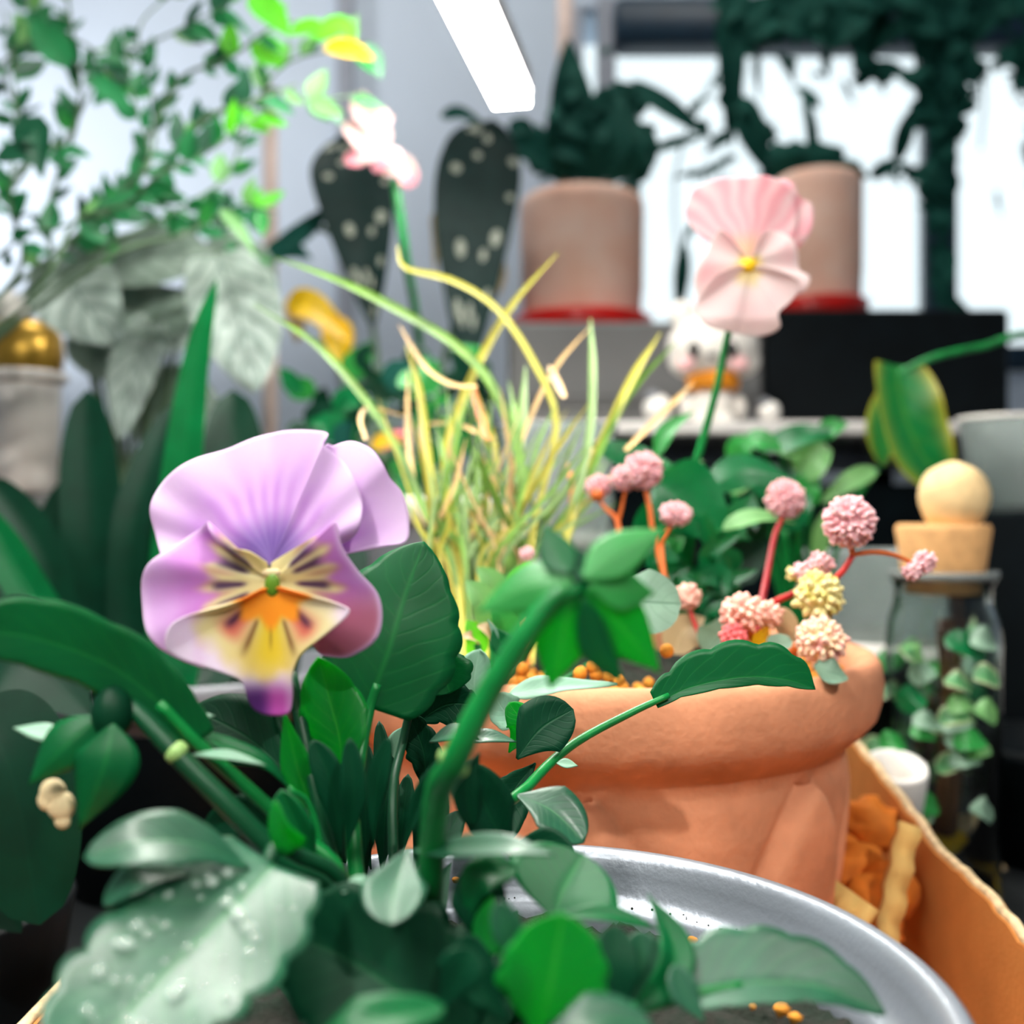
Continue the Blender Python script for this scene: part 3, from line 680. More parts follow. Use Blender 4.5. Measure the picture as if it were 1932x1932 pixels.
for k in range(16):
    q = R.uniform(0, 6.28); a_ = Vector(rp(R.uniform(-.008, .008), R.uniform(-.005, .012))); l = R.uniform(.02, .042)
    tip = a_ + Vector((math.cos(q) * l * .6, abs(math.sin(q)) * l * .5, l * R.uniform(.3, .8)))
    leaf(VP, M['viola_dark'], [a_, a_.lerp(tip, .5) + Vector((0, 0, .004)), tip], R.uniform(.008, .013), up=(0, -1, .4), prof='lan', px=False)
# nodding green bud (front centre) with five spread sepals
pet('stem', [(1092, 1112, .118), (1045, 1128, .118), (985, 1205, .118), (915, 1320, .119), (856, 1440, .121), (818, 1560, .13)], 19, 31, .0, -.002, 'bud_stalk')
bud = MB(); bud.ball(V(1092, 1100, .119), 34 * .119 / F, 18, 12, (.85, .85, 1.1)); B2 = bud.build('flower_bud', M['viola'], VP)
for pts, w_, mt, up_ in ((((1078, 1112), (1062, 1200), (1038, 1300)), 118, 'viola_bright', (.1, -1, .2)), (((1108, 1112), (1170, 1180), (1246, 1268)), 118, 'viola_bright', (-.1, -1, .2)),
                    (((1100, 1092), (1170, 1040), (1256, 998)), 92, 'mid', (0, -1, .5)), (((1082, 1095), (1000, 1105), (902, 1155)), 104, 'mid', (0, -1, .6)),
                    (((1075, 1085), (1050, 1040), (1026, 988)), 70, 'viola', (0, -1, .3)), (((1092, 1100), (1085, 1060), (1060, 1030)), 60, 'viola_dark', (0, -1, .3)),
                    (((1112, 1105), (1180, 1110), (1235, 1120)), 90, 'mid', (0, -1, .5)), (((1100, 1130), (1130, 1220), (1175, 1290)), 70, 'viola', (0, -1, .2))):
    sepal(B2, mt, [(x, y, .117 + .0015 * i) for i, (x, y) in enumerate(pts)], w_, up=up_, prof='lan', fold=-.22, n=20, m=8)
for (x, y) in ((838, 1428), (872, 1450)):
    m = MB(); m.ball(V(x, y, .121), 15 * .121 / F, 10, 8, (.8, .6, 1)); m.build('stem_node', M['stem_node'], VP)
vleaf('viola_dark', [(905, 1420, .15), (880, 1480, .149), (890, 1560, .149)], 70, up=(.4, -1, .1), prof='lan')
vleaf('pale', [(940, 1215, .16), (932, 1190, .16), (920, 1168, .16)], 12, up=CAMF, prof='lan')
vleaf('viola', [(965, 1240, .16), (945, 1210, .16), (930, 1185, .16)], 46, up=CAMF, prof='ov')

# ------------------------------------------------------------------ viola blooms
def mixc(a, b, t): t = max(0, min(1, t)); return tuple(x + (y - x) * t for x, y in zip(a, b))
def sm(a, b, x): t = max(0, min(1, (x - a) / (b - a))); return t * t * (3 - 2 * t)
def petal(parent, mat, c, out, z, dfn, cfn, tilt=0, NR=34, NJ=110):
    P = spline([Vector((x, y, 0)) for x, y in out], NJ); C_ = Vector((c[0], c[1], 0)); vs = []; cs = []; fs = []
    for i in range(NR + 1):
        t_ = i / NR
        for j, o in enumerate(P):
            q = C_.lerp(o, t_); f = j / (NJ - 1)
            d_ = dfn(t_, f, q.x, q.y)
            p = V(q.x, q.y, z); p.y += -d_ - tilt * (q.y - c[1]) * z / F
            vs.append(p); cs.append(lin(cfn(t_, f, q.x, q.y)))
    for i in range(NR):
        for j in range(NJ - 1):
            fs.append((i * NJ + j, i * NJ + j + 1, (i + 1) * NJ + j + 1, (i + 1) * NJ + j))
    return mk('petal', vs, fs, mat, parent, col=cs, solid=.00018)
fl = MB(); fl.tube([V(512, 1108, .159), V(514, 1112, .17), V(540, 1240, .172)], .0016, .0012, seg=10); FL = fl.build('flower', M['stem'], VP)
FC = (512, 1098); ZF = .157
def nzs(x, y, s=1, k=0): return noise.noise(Vector((x * s, y * s, k)))
LIL = (216, 172, 228); PALE = (238, 214, 244); VIO = (132, 96, 176); MAG = (204, 126, 212); CRM = (238, 228, 170); BRN = (172, 112, 100)
def c_up(t, f, x, y):
    ang = math.atan2(x - 508, 1060 - y)
    st = .5 + .5 * math.sin(ang * 26 + 3 * nzs(x, y, .01)) 
    c = mixc(VIO, LIL, sm(.12, .5, t) )
    c = mixc(c, (186, 120, 210), .5 * st * (1 - sm(.5, .95, t)))
    c = mixc(c, (96, 66, 150), (1 - sm(.1, .42, t)) * (.5 + .5 * st))  # darker centre holds both purple streaks and painted shadow
    c = mixc(c, PALE, sm(.5, 1.0, t) * .75 + .2 * nzs(x, y, .012, 4))
    return c
petal(FL, M['petal'], (520, 1070), [(560, 1060), (585, 950), (598, 842), (615, 834), (650, 826), (690, 842), (714, 872), (726, 898), (750, 930), (763, 985), (757, 1024), (700, 1030), (640, 1045), (560, 1075)], ZF,
      lambda t, f, x, y: -.0035 - .003 * t + .0010 * t * t * math.sin(f * 17), c_up)
petal(FL, M['petal'], (508, 1066), [(470, 1070), (380, 1065), (310, 1062), (275, 1010), (267, 955), (288, 908), (345, 864), (410, 840), (470, 815), (530, 806), (605, 811), (602, 836), (640, 870), (668, 915), (680, 965), (665, 1010), (600, 1045), (545, 1070)], ZF,
      lambda t, f, x, y: -.0015 - .0030 * t + .0020 * t * math.sin(f * 9 + .6) + .0009 * t * math.sin(f * 24) + .0005 * t * t * math.sin(f * 61), c_up)
def whisk(ang, angs, wd):
    return max(math.exp(-((ang - a) / wd) ** 2) for a in angs)
def c_lat(sign, angs):
    def fn(t, f, x, y):
        dx = (x - FC[0]) * sign; dy = y - FC[1]; r = math.hypot(dx, dy); ang = math.degrees(math.atan2(dy, dx))
        edge = 118 + 14 * math.sin(ang * .35) + 16 * nzs(x, y, .03)
        c = mixc(CRM, BRN, sm(55, 95, r) * .55 * (.5 + .5 * math.sin(ang * .5 + 1)))
        wk = whisk(ang, angs, 5.0) * sm(40, 58, r) * (1 - sm(96, 120, r))
        c = mixc(c, (70, 40, 84), wk * .95)
        outer = mixc(MAG, (222, 178, 232), sm(edge, 235, r) + .25 * nzs(x, y, .02, 2))
        outer = mixc(outer, PALE, sm(.9, 1, t) * .7)
        if sign > 0: outer = mixc(outer, (178, 92, 112), .8 * sm(1090, 1170, y) * (1 - sm(.93, 1, t)))  # rose tint stands in for shade and light through the lower petal
        outer = mixc(outer, (176, 84, 190), .6 * math.exp(-((f - .1) / .1) ** 2))
        return mixc(c, outer, sm(edge - 22, edge + 24, r))
    return fn
petal(FL, M['petal'], FC, [(508, 1060), (480, 1040), (455, 1034), (430, 1026), (416, 1000), (402, 984), (370, 1000), (320, 1036), (285, 1066), (269, 1105), (271, 1155), (284, 1195), (310, 1228), (350, 1252), (395, 1258), (440, 1210), (480, 1160), (505, 1120)], ZF - .001,
      lambda t, f, x, y: .0040 * t * t * math.exp(-((f - .20) / .1) ** 2) - .0018 * t * math.exp(-((f - .36) / .06) ** 2) + .0012 * t - .0016 * t * t * sm(.45, .9, f) + .0008 * t * t * math.sin(f * 31), c_lat(-1, (-22, 4, 27, 44, -40)))
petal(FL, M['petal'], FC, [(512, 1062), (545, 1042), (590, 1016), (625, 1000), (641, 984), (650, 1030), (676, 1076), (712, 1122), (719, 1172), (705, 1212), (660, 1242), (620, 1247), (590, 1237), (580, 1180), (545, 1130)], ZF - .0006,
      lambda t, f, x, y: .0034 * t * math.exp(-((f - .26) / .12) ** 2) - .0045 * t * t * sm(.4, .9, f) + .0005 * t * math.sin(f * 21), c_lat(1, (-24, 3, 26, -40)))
def c_lip(t, f, x, y):
    dx = x - 512; dy = y - 1105; r = math.hypot(dx, dy); ang = math.degrees(math.atan2(dx, dy))
    body = mixc(CRM, (232, 190, 120), sm(60, 130, r) * .5 * math.exp(-(ang / 40) ** 2))
    body = mixc(body, (242, 226, 226), .6 * sm(58, 80, abs(ang)) * sm(60, 100, r))
    body = mixc(body, (222, 96, 80), math.exp(-((abs(ang) - 42) / 13) ** 2) * sm(50, 75, r) * (1 - sm(105, 135, r)) * .9)
    body = mixc(body, (70, 20, 60), math.exp(-((abs(ang) - 47) / 4.5) ** 2) * sm(48, 62, r) * (1 - sm(95, 118, r)))
    body = mixc(body, (90, 40, 30), math.exp(-((abs(ang) - 21) / 3.0) ** 2) * sm(62, 75, r) * (1 - sm(110, 150, r)) * .85)
    body = mixc(body, (236, 206, 40), math.exp(-(ang / 17) ** 2) * (1 - sm(120, 190, r)))
    body = mixc(body, (150, 110, 30), math.exp(-(ang / 1.8) ** 2) * sm(55, 70, r) * (1 - sm(100, 130, r)) * .6)
    body = mixc(body, (250, 158, 8), 1 - sm(62 + 9 * math.cos(math.radians(ang * 9)), 84 + 9 * math.cos(math.radians(ang * 9)), r))
    outer = mixc((244, 226, 246), (206, 120, 206), sm(.55, .95, 1 - t) + .3 * nzs(x, y, .03, 5))
    lim = 150 + 25 * math.exp(-(ang / 30) ** 2) - 22 * sm(50, 100, abs(ang)) + 14 * nzs(x, y, .035, 6)
    c = mixc(body, outer, sm(lim - 22, lim + 22, r))
    tipm = sm(1275, 1318, y)
    tc = mixc((92, 30, 120), (204, 84, 186), sm(485, 520, x)); tc = mixc(tc, (226, 190, 226), sm(530, 552, x) * .6)
    return mixc(c, tc, tipm)
petal(FL, M['petal'], (513, 1112), [(500, 1108), (440, 1138), (370, 1156), (338, 1176), (328, 1212), (348, 1236), (430, 1266), (462, 1285), (472, 1328), (490, 1348), (520, 1353), (545, 1345), (554, 1310), (556, 1270), (575, 1230), (622, 1192), (666, 1153), (655, 1138), (600, 1122), (530, 1106)], ZF - .0035,
      lambda t, f, x, y: .0022 * t + .0022 * t * t * (math.exp(-((f - .16) / .1) ** 2) + math.exp(-((f - .86) / .1) ** 2)) - .0016 * sm(1265, 1350, y) - .0014 * t * math.exp(-((abs(x - 512) - 5) / 40) ** 2), c_lip)
m = MB(); m.ball(V(514, 1104, ZF - .0036), 17 * ZF / F, 14, 10, (.85, .35, 1.25)); m.build('pistil', M['green_throat'], FL)
m = MB(); m.ball(V(512, 1080, ZF - .0022), 13 * ZF / F, 10, 8, (1.4, .25, .6)); m.build('beard', M['cream'], FL)

# pink viola at the back of the terracotta pot
PVR = Vector((V(1290, 0, .37).x, .365, TC.z - .008))
PV = thing('pink_viola', 'pale pink viola with yellow eye rising behind the flower balls', 'plant', PVR)
def pst(mat, pts, r0, r1, name='stem', dx=0):
    m_ = MB(); m_.tube([V(*p) for p in pts] + [PVR + Vector((dx, 0, 0))], r0 * .36 / F, r1 * .36 / F, seg=8); return m_.build(name, M[mat], PV)
pst('stem', [(1398, 560, .357), (1374, 630, .36), (1352, 735, .362), (1320, 850, .365), (1296, 920, .366), (1275, 1040, .366)], 6, 10, 'flower_stalk')
m = MB(); m.tube([V(1405, 510, .354), V(1400, 560, .358)], .0012, seg=8); PF = m.build('flower', M['stem'], PV)
PK = (240, 192, 198); PW = (240, 222, 220); PD = (232, 160, 172)
ZP = .352; PC = (1412, 498)
def cp_up(t, f, x, y):
    a_ = math.atan2(x - 1415, 480 - y); s_ = .5 + .5 * math.sin(a_ * 22 + 2 * nzs(x, y, .02))
    return mixc(mixc((226, 196, 150), PK, sm(.1, .4, t)), mixc(PD, PW, s_), .35 + .3 * sm(.7, 1, t))
def cp_lo(t, f, x, y):
    return mixc(mixc((236, 214, 120), PW, sm(.12, .35, t)), PK, .5 * sm(.3, .7, t) * (.6 + nzs(x, y, .02)) * (1 - sm(.85, 1, t)))
petal(PF, M['petal_pink'], (1415, 480), [(1420, 470), (1440, 400), (1455, 340), (1480, 324), (1505, 335), (1520, 360), (1545, 372), (1544, 410), (1530, 445), (1500, 468), (1450, 480)], ZP, lambda t, f, x, y: -.004 - .003 * t + .0012 * t * math.sin(f * 19), cp_up)
petal(PF, M['petal_pink'], (1412, 485), [(1380, 470), (1330, 445), (1302, 415), (1298, 385), (1315, 348), (1360, 330), (1410, 330), (1450, 326), (1490, 340), (1510, 380), (1505, 430), (1470, 465), (1430, 478)], ZP, lambda t, f, x, y: -.002 - .002 * t + .0014 * t * math.sin(f * 15), cp_up)
petal(PF, M['petal_pink'], PC, [(1400, 482), (1360, 440), (1345, 450), (1330, 480), (1312, 510), (1308, 545), (1325, 575), (1360, 570), (1395, 530)], ZP, lambda t, f, x, y: .001 + .002 * t + .001 * t * math.sin(f * 16), cp_lo)
petal(PF, M['petal_pink'], PC, [(1418, 484), (1430, 450), (1455, 438), (1485, 452), (1500, 480), (1505, 510), (1522, 528), (1510, 555), (1470, 560), (1440, 530)], ZP, lambda t, f, x, y: .001 + .002 * t + .001 * t * math.sin(f * 20), cp_lo)
petal(PF, M['petal_pink'], (1412, 510), [(1395, 505), (1345, 525), (1318, 560), (1310, 590), (1330, 618), (1370, 628), (1400, 632), (1440, 634), (1466, 622), (1462, 596), (1490, 570), (1505, 540), (1470, 520), (1430, 506)], ZP - .002, lambda t, f, x, y: .002 + .0022 * t + .0012 * t * math.sin(f * 22) - .003 * sm(600, 640, y), lambda t, f, x, y: mixc(cp_lo(t, f, x, y), PW, .4))
m = MB(); m.ball(V(1412, 500, ZP - .0045), 15 * ZP / F, 12, 8, (1.05, .5, .9)); m.build('yellow_eye', M['orange_throat'], PF)
for mt, pts, w_, k in (('deep', [(1290, 895, .37), (1180, 862, .372), (1112, 838, .374)], 66, dict(up=(0, -.8, .6), prof='lan')),
    ('mid', [(1236, 868, .37), (1258, 815, .372), (1310, 775, .376)], 34, dict(up=(0, -.8, .6), prof='lan', fold=.4)),
    ('deep', [(1235, 905, .35), (1300, 950, .35), (1372, 1015, .35)], 150, dict(up=(0, -1, .3), prof='ov', wave=.1)),
    ('deep', [(1330, 930, .36), (1400, 885, .36), (1500, 905, .36)], 74, dict(up=(0, -.9, .4), prof='lan', fold=-.2)),
    ('lightg', [(1362, 1000, .345), (1430, 978, .345), (1502, 988, .345)], 62, dict(up=(0, -.45, 1), prof='ov')),
    ('lightg', [(1270, 910, .372), (1290, 880, .372), (1330, 870, .372)], 30, dict(up=(0, -.5, 1), prof='ov')),
    ('deep', [(1290, 1060, .36), (1240, 1000, .358), (1235, 930, .356)], 110, dict(up=CAMF, prof='ov')),
    ('deep', [(1350, 1080, .36), (1390, 1000, .36), (1420, 930, .362)], 100, dict(up=CAMF, prof='ov')),
    ('deep2', [(1300, 1120, .355), (1400, 1060, .355), (1450, 1020, .355)], 90, dict(up=CAMF, prof='ov', sc=.2))):
    leaf(PV, M[mt], pts, w_, **k)
    pst('stem', [pts[0], ((pts[0][0] + 1300) / 2, pts[0][1] + 40, .365)], 4, 5, 'petiole', R.uniform(-.004, .004))
for k in range(26):
    x = R.uniform(1225, 1430); y = R.uniform(1010, 1190); dd = R.uniform(.33, .36)
    leaf(PV, M[R.choice(['deep', 'deep', 'deep2', 'mid'])], [(x, y, dd), (x + R.uniform(-30, 30), y - 25, dd - .002), (x + R.uniform(-60, 60), y - R.uniform(10, 70), dd - .004)], R.uniform(36, 62), up=(R.uniform(-.4, .4), -1, R.uniform(0, .8)), prof='ov', sc=.22, nsc=4, n=12, fold=.3)

# ------------------------------------------------------------------ knotweed with pink flower balls
KR = Vector((V(1440, 0, .30).x, .295, TC.z - .007))
KP = thing('knotweed_plant', 'trailing plant with round pink flower balls at terracotta rim', 'plant', KR)
def head(x, y, r, dd, mat, nf=150, loose=0, el=1.0, sq=(1, 1, 1), fs=.19):
    c = V(x, y, dd); rr = r * dd / F; m_ = MB()
    m_.ball(c, rr * .78, 14, 10, sq)
    for i in range(nf):
        z = 1 - 2 * (i + .5) / nf; q = i * 2.39996; s_ = math.sqrt(1 - z * z)
        dv = Vector((s_ * math.cos(q), s_ * math.sin(q), z)) + Vector((R.gauss(0, .07), R.gauss(0, .07), R.gauss(0, .07)))
        dv.normalize(); rad = rr * (1 - fs * .6 + R.uniform(-.08, .04) - loose * R.random() * .35)
        p = Vector((dv.x * sq[0], dv.y * sq[1], dv.z * sq[2])) * rad
        m_.ball(c + p, rr * fs * R.uniform(.8, 1.15), 6, 5, (.8, .8, 1.35), axis=aim(dv))
    return m_.build('flower_head', mat, KP)
def kst(mat, pts, r0, r1=None): return stem(KP, M[mat], pts, r0 * .8, (r1 or r0) * .8, 'stem')
head(1602, 985, 47, .262, M['ball_pink'], 190, fs=.16)
head(1213, 888, 35, .33, M['ball_pink'], 130, fs=.17)
head(1178, 902, 24, .335, M['ball_pink'], 80, fs=.2)
head(1128, 918, 24, .34, M['ball_pink'], 80, sq=(1, 1, .9))
m = MB(); m.ball(V(1127, 934, .337), 13 * .337 / F, 10, 8); m.build('calyx', M['persic_orange'], KP)
head(1275, 970, 28, .32, M['ball_pink'], 70, .3, sq=(1.05, 1, .75), fs=.24)
head(1482, 942, 36, .34, M['ball_pink'], 150, fs=.15)
head(1297, 1125, 25, .30, M['ball_salmon'], 50, .3, fs=.28)
head(1404, 1155, 42, .265, M['ball_salmon'], 70, .4, fs=.22, sq=(1.1, 1, .75))
head(1450, 1160, 26, .27, M['ball_salmon'], 40, .4, fs=.26)
head(1384, 1200, 25, .262, M['ball_hot'], 40, .3, fs=.3)
head(1545, 1122, 46, .262, M['ball_cream'], 80, .35, fs=.21)
head(1548, 1208, 48, .255, M['ball_mix'], 100, .3, fs=.19, sq=(1, 1, .9))
head(1548, 1064, 24, .27, M['ball_pink'], 34, .5, fs=.3)
head(1515, 1078, 20, .27, M['ball_pink'], 24, .5, fs=.32)
head(1497, 1082, 15, .272, M['ball_cream'], 14, .4, fs=.4)
head(1744, 1060, 22, .265, M['ball_pink'], 40, .3, fs=.28)
head(1722, 1078, 18, .264, M['ball_pink'], 30, .3, fs=.3)
head(995, 1045, 15, .30, M['ball_pink'], 30)
kst('persic_orange', [(1606, 1028, .263), (1608, 1042, .263), (1610, 1050, .263)], 7)
kst('persic_stem', [(1610, 1046, .263), (1592, 1075, .263), (1572, 1100, .264), (1555, 1160, .266), (1520, 1240, .27)], 7, 9)
kst('persic_orange', [(1608, 1046, .263), (1650, 1042, .263), (1690, 1048, .264), (1728, 1066, .265)], 6, 5)
kst('persic_dark', [(1478, 975, .338), (1462, 1010, .325), (1450, 1070, .305), (1436, 1150, .285), (1430, 1230, .28)], 6, 10)
kst('persic_stem', [(1535, 1090, .272), (1500, 1118, .275), (1450, 1148, .28), (1420, 1230, .285)], 6, 10)
kst('persic_orange', [(1217, 918, .33), (1226, 960, .328), (1236, 1020, .325), (1280, 1180, .315)], 6, 7)
kst('persic_orange', [(1128, 940, .338), (1145, 962, .336), (1165, 985, .335), (1172, 1060, .33)], 4, 8)
kst('persic_orange', [(1180, 920, .335), (1175, 950, .335), (1168, 980, .335)], 4)
kst('persic_orange', [(1272, 985, .32), (1255, 1010, .32), (1248, 1040, .32), (1262, 1150, .31)], 5, 7)
kst('persic_stem', [(1300, 1145, .3), (1310, 1175, .298), (1328, 1215, .295)], 5, 6)
kst('persic_orange', [(1400, 1185, .27), (1430, 1210, .272), (1470, 1235, .275), (1440, 1280, .28)], 12, 12)
kst('persic_orange', [(1550, 1165, .266), (1530, 1190, .268), (1490, 1240, .272)], 12, 12)
leaf(KP, M['yellow_leaf'], [(1440, 1240, .268), (1435, 1210, .267), (1450, 1180, .267)], 40, up=CAMF)
leaf(KP, M['greygreen'], [(1165, 1120, .245), (1215, 1135, .242), (1285, 1140, .242)], 128, up=(.1, -1, .35), prof='rnd', n=22, m=10, fold=.08)
leaf(KP, M['greygreen'], [(1535, 1255, .25), (1565, 1268, .249), (1598, 1275, .25)], 56, up=(0, -.8, .8), prof='rnd', n=14, wave=.2)
leaf(KP, M['greygreen'], [(1445, 1212, .262), (1470, 1214, .262), (1495, 1210, .262)], 40, up=(0, -.8, .8), prof='rnd')
leaf(KP, M['greygreen'], [(1330, 1235, .29), (1360, 1200, .29), (1370, 1160, .29)], 90, up=CAMF, prof='ov')
leaf(KP, M['beige_leaf'], [(1270, 1235, .30), (1290, 1190, .30), (1330, 1165, .3)], 70, up=CAMF, prof='ov')
leaf(KP, M['beige_leaf'], [(1455, 1165, .275), (1480, 1180, .276), (1510, 1215, .276)], 60, up=(0, -1, .6), prof='ov')
leaf(KP, M['greygreen'], [(1500, 1100, .275), (1520, 1112, .275), (1540, 1100, .275)], 40, up=CAMF, prof='ov')

# succulent-like pale green leaves at the left rim of the terracotta pot
SR = Vector((V(930, 0, .28).x, .275, TC.z - .007))
SU = thing('green_rosette', 'low yellow-green leafy plant at left rim of terracotta pot', 'plant', SR)
for (x0, y0, x1, y1, w_, mt, dd) in ((930, 1180, 880, 1095, 60, 'lightg', .27), (950, 1150, 900, 1070, 60, 'lightg', .285), (970, 1130, 1000, 1060, 54, 'lime', .29), (930, 1210, 900, 1180, 34, 'beige_leaf', .262), (900, 1215, 870, 1200, 26, 'beige_leaf', .26),
                                     (960, 1170, 990, 1120, 60, 'mid', .28), (900, 1240, 880, 1170, 50, 'lime', .27), (960, 1230, 930, 1130, 60, 'mid', .268), (1010, 1200, 1060, 1120, 70, 'deep', .29), (1100, 1220, 1140, 1120, 70, 'deep2', .29), (1150, 1230, 1200, 1170, 60, 'deep2', .285), (940, 1250, 990, 1200, 40, 'mid', .262), (900, 1280, 870, 1240, 50, 'yellow_leaf', .258), (790, 1290, 815, 1262, 40, 'yellow_leaf', .25)):
    leaf(SU, M[mt], [(x0, y0, dd), ((x0 + x1) / 2 + 5, (y0 + y1) / 2 - 6, dd - .004), (x1, y1, dd - .004)], w_, up=(R.uniform(-.3, .3), -.8, .7), prof='ov', fold=.3, wave=.1)
    stem(SU, M['stem'], [V(x0, y0, dd), V((x0 + 930) / 2, y0 + 60, dd), SR], .0009, name='stem', px=False, seg=6)

# ------------------------------------------------------------------ sedge grass
GR = Vector((V(905, 0, .33).x, .325, TC.z - .007))
GP = thing('sedge_grass', 'clump of yellow-green grass blades rising behind the purple bloom', 'grass', GR)
def blade(mat, pts, w_, d0=.33, d1=.40):
    n_ = len(pts); P = [V(x, y, d1 + (d0 - d1) * i / n_) for i, (x, y) in enumerate(pts)]
    if pts[-1][1] > 880: P.append(GR + Vector(((pts[-1][0] - 905) * .00009, R.uniform(-.008, .008), 0)))
    P = P[::-1]
    leaf(GP, M[mat], P, w_ * .36 / F, up=(R.uniform(-.3, .3), -1, .25), prof='blade', fold=.35, n=26, m=3, name='blade', px=False)
for g in (('grass', [(520, 486), (640, 530), (760, 590), (870, 660), (940, 750), (985, 900), (960, 1060)], 19), ('grass', [(480, 575), (590, 645), (670, 730), (740, 830), (800, 960), (850, 1060)], 16),
          ('grass_yellow', [(750, 462), (764, 505), (850, 528), (935, 580), (1005, 680), (1050, 800), (1010, 980)], 13), ('grass_yellow', [(1052, 478), (970, 570), (905, 680), (855, 800), (840, 900), (870, 1060)], 17),
          ('grass_pale', [(1114, 600), (1118, 700), (1112, 820), (1080, 960)], 15), ('grass_yellow', [(1246, 628), (1195, 710), (1145, 815), (1085, 960)], 17), ('grass', [(1276, 645), (1205, 720), (1150, 810), (1090, 960)], 13),
          ('grass_yellow', [(766, 650), (790, 730), (806, 840), (822, 960), (860, 1060)], 16), ('grass_straw', [(1118, 612), (1050, 690), (1000, 790), (960, 920)], 9), ('grass_pale', [(992, 690), (985, 780), (975, 900), (950, 1040)], 18),
          ('grass_straw', [(1036, 690), (1065, 750)], 14), ('grass_straw', [(752, 612), (800, 690), (850, 725), (900, 730)], 10), ('grass_straw', [(1310, 720), (1240, 790), (1180, 850)], 12), ('grass_orange', [(884, 705), (905, 780), (922, 830)], 14),
          ('grass_straw', [(770, 700), (770, 820), (785, 930), (840, 1060)], 12), ('grass', [(960, 720), (975, 800), (985, 900), (960, 1040)], 14), ('grass_yellow', [(900, 740), (935, 850), (930, 1000)], 12),
          ('grass_straw', [(790, 800), (860, 800), (930, 830)], 9), ('grass_straw', [(780, 790), (700, 770), (680, 790), (690, 830)], 8), ('grass_pale', [(830, 850), (900, 960), (920, 1060)], 12), ('grass_orange', [(1070, 870), (1076, 960)], 12)):
    blade(g[0], g[1], g[2])
for k in range(110):
    bx = R.uniform(800, 1010); tx = bx + R.uniform(-110, 190); ty = R.uniform(720, 980)
    blade(R.choice(['grass', 'grass_pale', 'grass_yellow', 'grass_pale', 'grass_straw', 'grass']), [(tx, ty), ((tx * .6 + bx * .4) + R.uniform(-14, 14), ty * .6 + 1060 * .4), (bx, 1060)], R.uniform(4, 9), .325 + R.uniform(0, .03), .35 + R.uniform(-.02, .06))

# ------------------------------------------------------------------ left plants behind
LR = V(260, 1600, .50); LR.z = TAB + .10
PT = thing('black_pot', 'black plastic pot with pale rim behind the left leaves', 'pot', (V(400, 0, .46).x, .46, TAB))
pc = Vector((V(330, 0, .46).x, .47, TAB)); rimz = V(0, 1300, .40).z
m = MB(); m.lathe([(0, .002), (.05, .002), (.066, rimz - TAB - .012)], pc, 48); m.build('pot_body', M['black'], PT)
m = MB(); h_ = rimz - TAB; m.lathe([(.066, h_ - .014), (.072, h_ - .012), (.0725, h_ - .002), (.071, h_), (.067, h_ - .001), (.065, h_ - .02), (0, h_ - .02)], pc, 48); m.build('rim', M['greyrim'], PT)
AM = thing('strap_leaf_plant', 'dark green strap-leaved plant in black pot at left', 'plant', Vector((pc.x, pc.y, rimz - .02)))
for (mt, pts, w_, pf) in (('deep', [(330, 1130, .47), (345, 900, .46), (372, 680, .455), (408, 528, .45)], 118, 'pt'), ('deep2', [(190, 1250, .5), (180, 1000, .5), (165, 735, .51)], 125, 'strap'), ('deep2', [(250, 1250, .49), (250, 1000, .49), (330, 760, .5)], 80, 'strap'),
                          ('deep2', [(420, 1200, .5), (440, 950, .5), (440, 735, .51)], 125, 'strap'), ('deep2', [(130, 1250, .46), (80, 1050, .46), (-20, 900, .46)], 90, 'strap'), ('deep', [(160, 1260, .45), (60, 1120, .45), (-30, 960, .45)], 80, 'strap'),
                          ('deep2', [(280, 1260, .52), (320, 1050, .52), (300, 880, .52)], 150, 'strap'), ('deep2', [(60, 1280, .52), (110, 1080, .52), (140, 900, .52)], 120, 'strap'), ('deep2', [(330, 1280, .53), (260, 1100, .53), (160, 960, .53)], 140, 'strap'), ('deep2', [(460, 1280, .54), (520, 1100, .54), (560, 960, .55)], 120, 'strap'), ('deep2', [(350, 1250, .55), (420, 1080, .55), (480, 900, .56)], 130, 'strap'), ('deep2', [(30, 1300, .55), (40, 1150, .55), (20, 1000, .56)], 140, 'strap'), ('deep2', [(480, 1300, .52), (600, 1150, .52), (680, 1020, .53)], 110, 'strap')):
    P = [V(*p) for p in pts]; P = [Vector((pc.x + (P[0].x - pc.x) * .3, pc.y + R.uniform(-.02, .02), rimz - .02))] + P
    leaf(AM, M[mt], P, w_ * pts[0][2] / F, up=(R.uniform(-.2, .2), -1, .15), prof=pf, fold=.22, n=30, m=6, px=False)
# broad dark leaves lower left
BR = Vector((V(-120, 0, .3).x, .30, TAB))
BP = thing('broad_leaf_plant', 'plant with broad glossy dark leaves at the lower left edge', 'plant', BR)
m = MB(); m.lathe([(0, .001), (.03, .001), (.038, .05), (.036, .052), (.034, .045), (0, .045)], BR, 32); m.build('pot', M['black'], BP)
for (pts, w_, pf) in (([(-60, 1200, .27), (50, 1230, .265), (180, 1360, .262)], 190, 'ov'), ([(-60, 1330, .25), (20, 1450, .248), (75, 1745, .25)], 230, 'rnd'), ([(-90, 1420, .255), (0, 1500, .25), (60, 1600, .25)], 200, 'ov'), ([(-120, 1600, .27), (-40, 1660, .27), (40, 1760, .27)], 150, 'ov')):
    leaf(BP, M['deep2'], pts, w_, up=(.25, -1, .3), prof=pf, fold=.12, n=24, m=8)
    stem(BP, M['stem_dark'], [V(*pts[0]), V(pts[0][0] - 60, pts[0][1] + 120, .28), BR + Vector((0, 0, .045))], .0018, px=False, name='petiole')
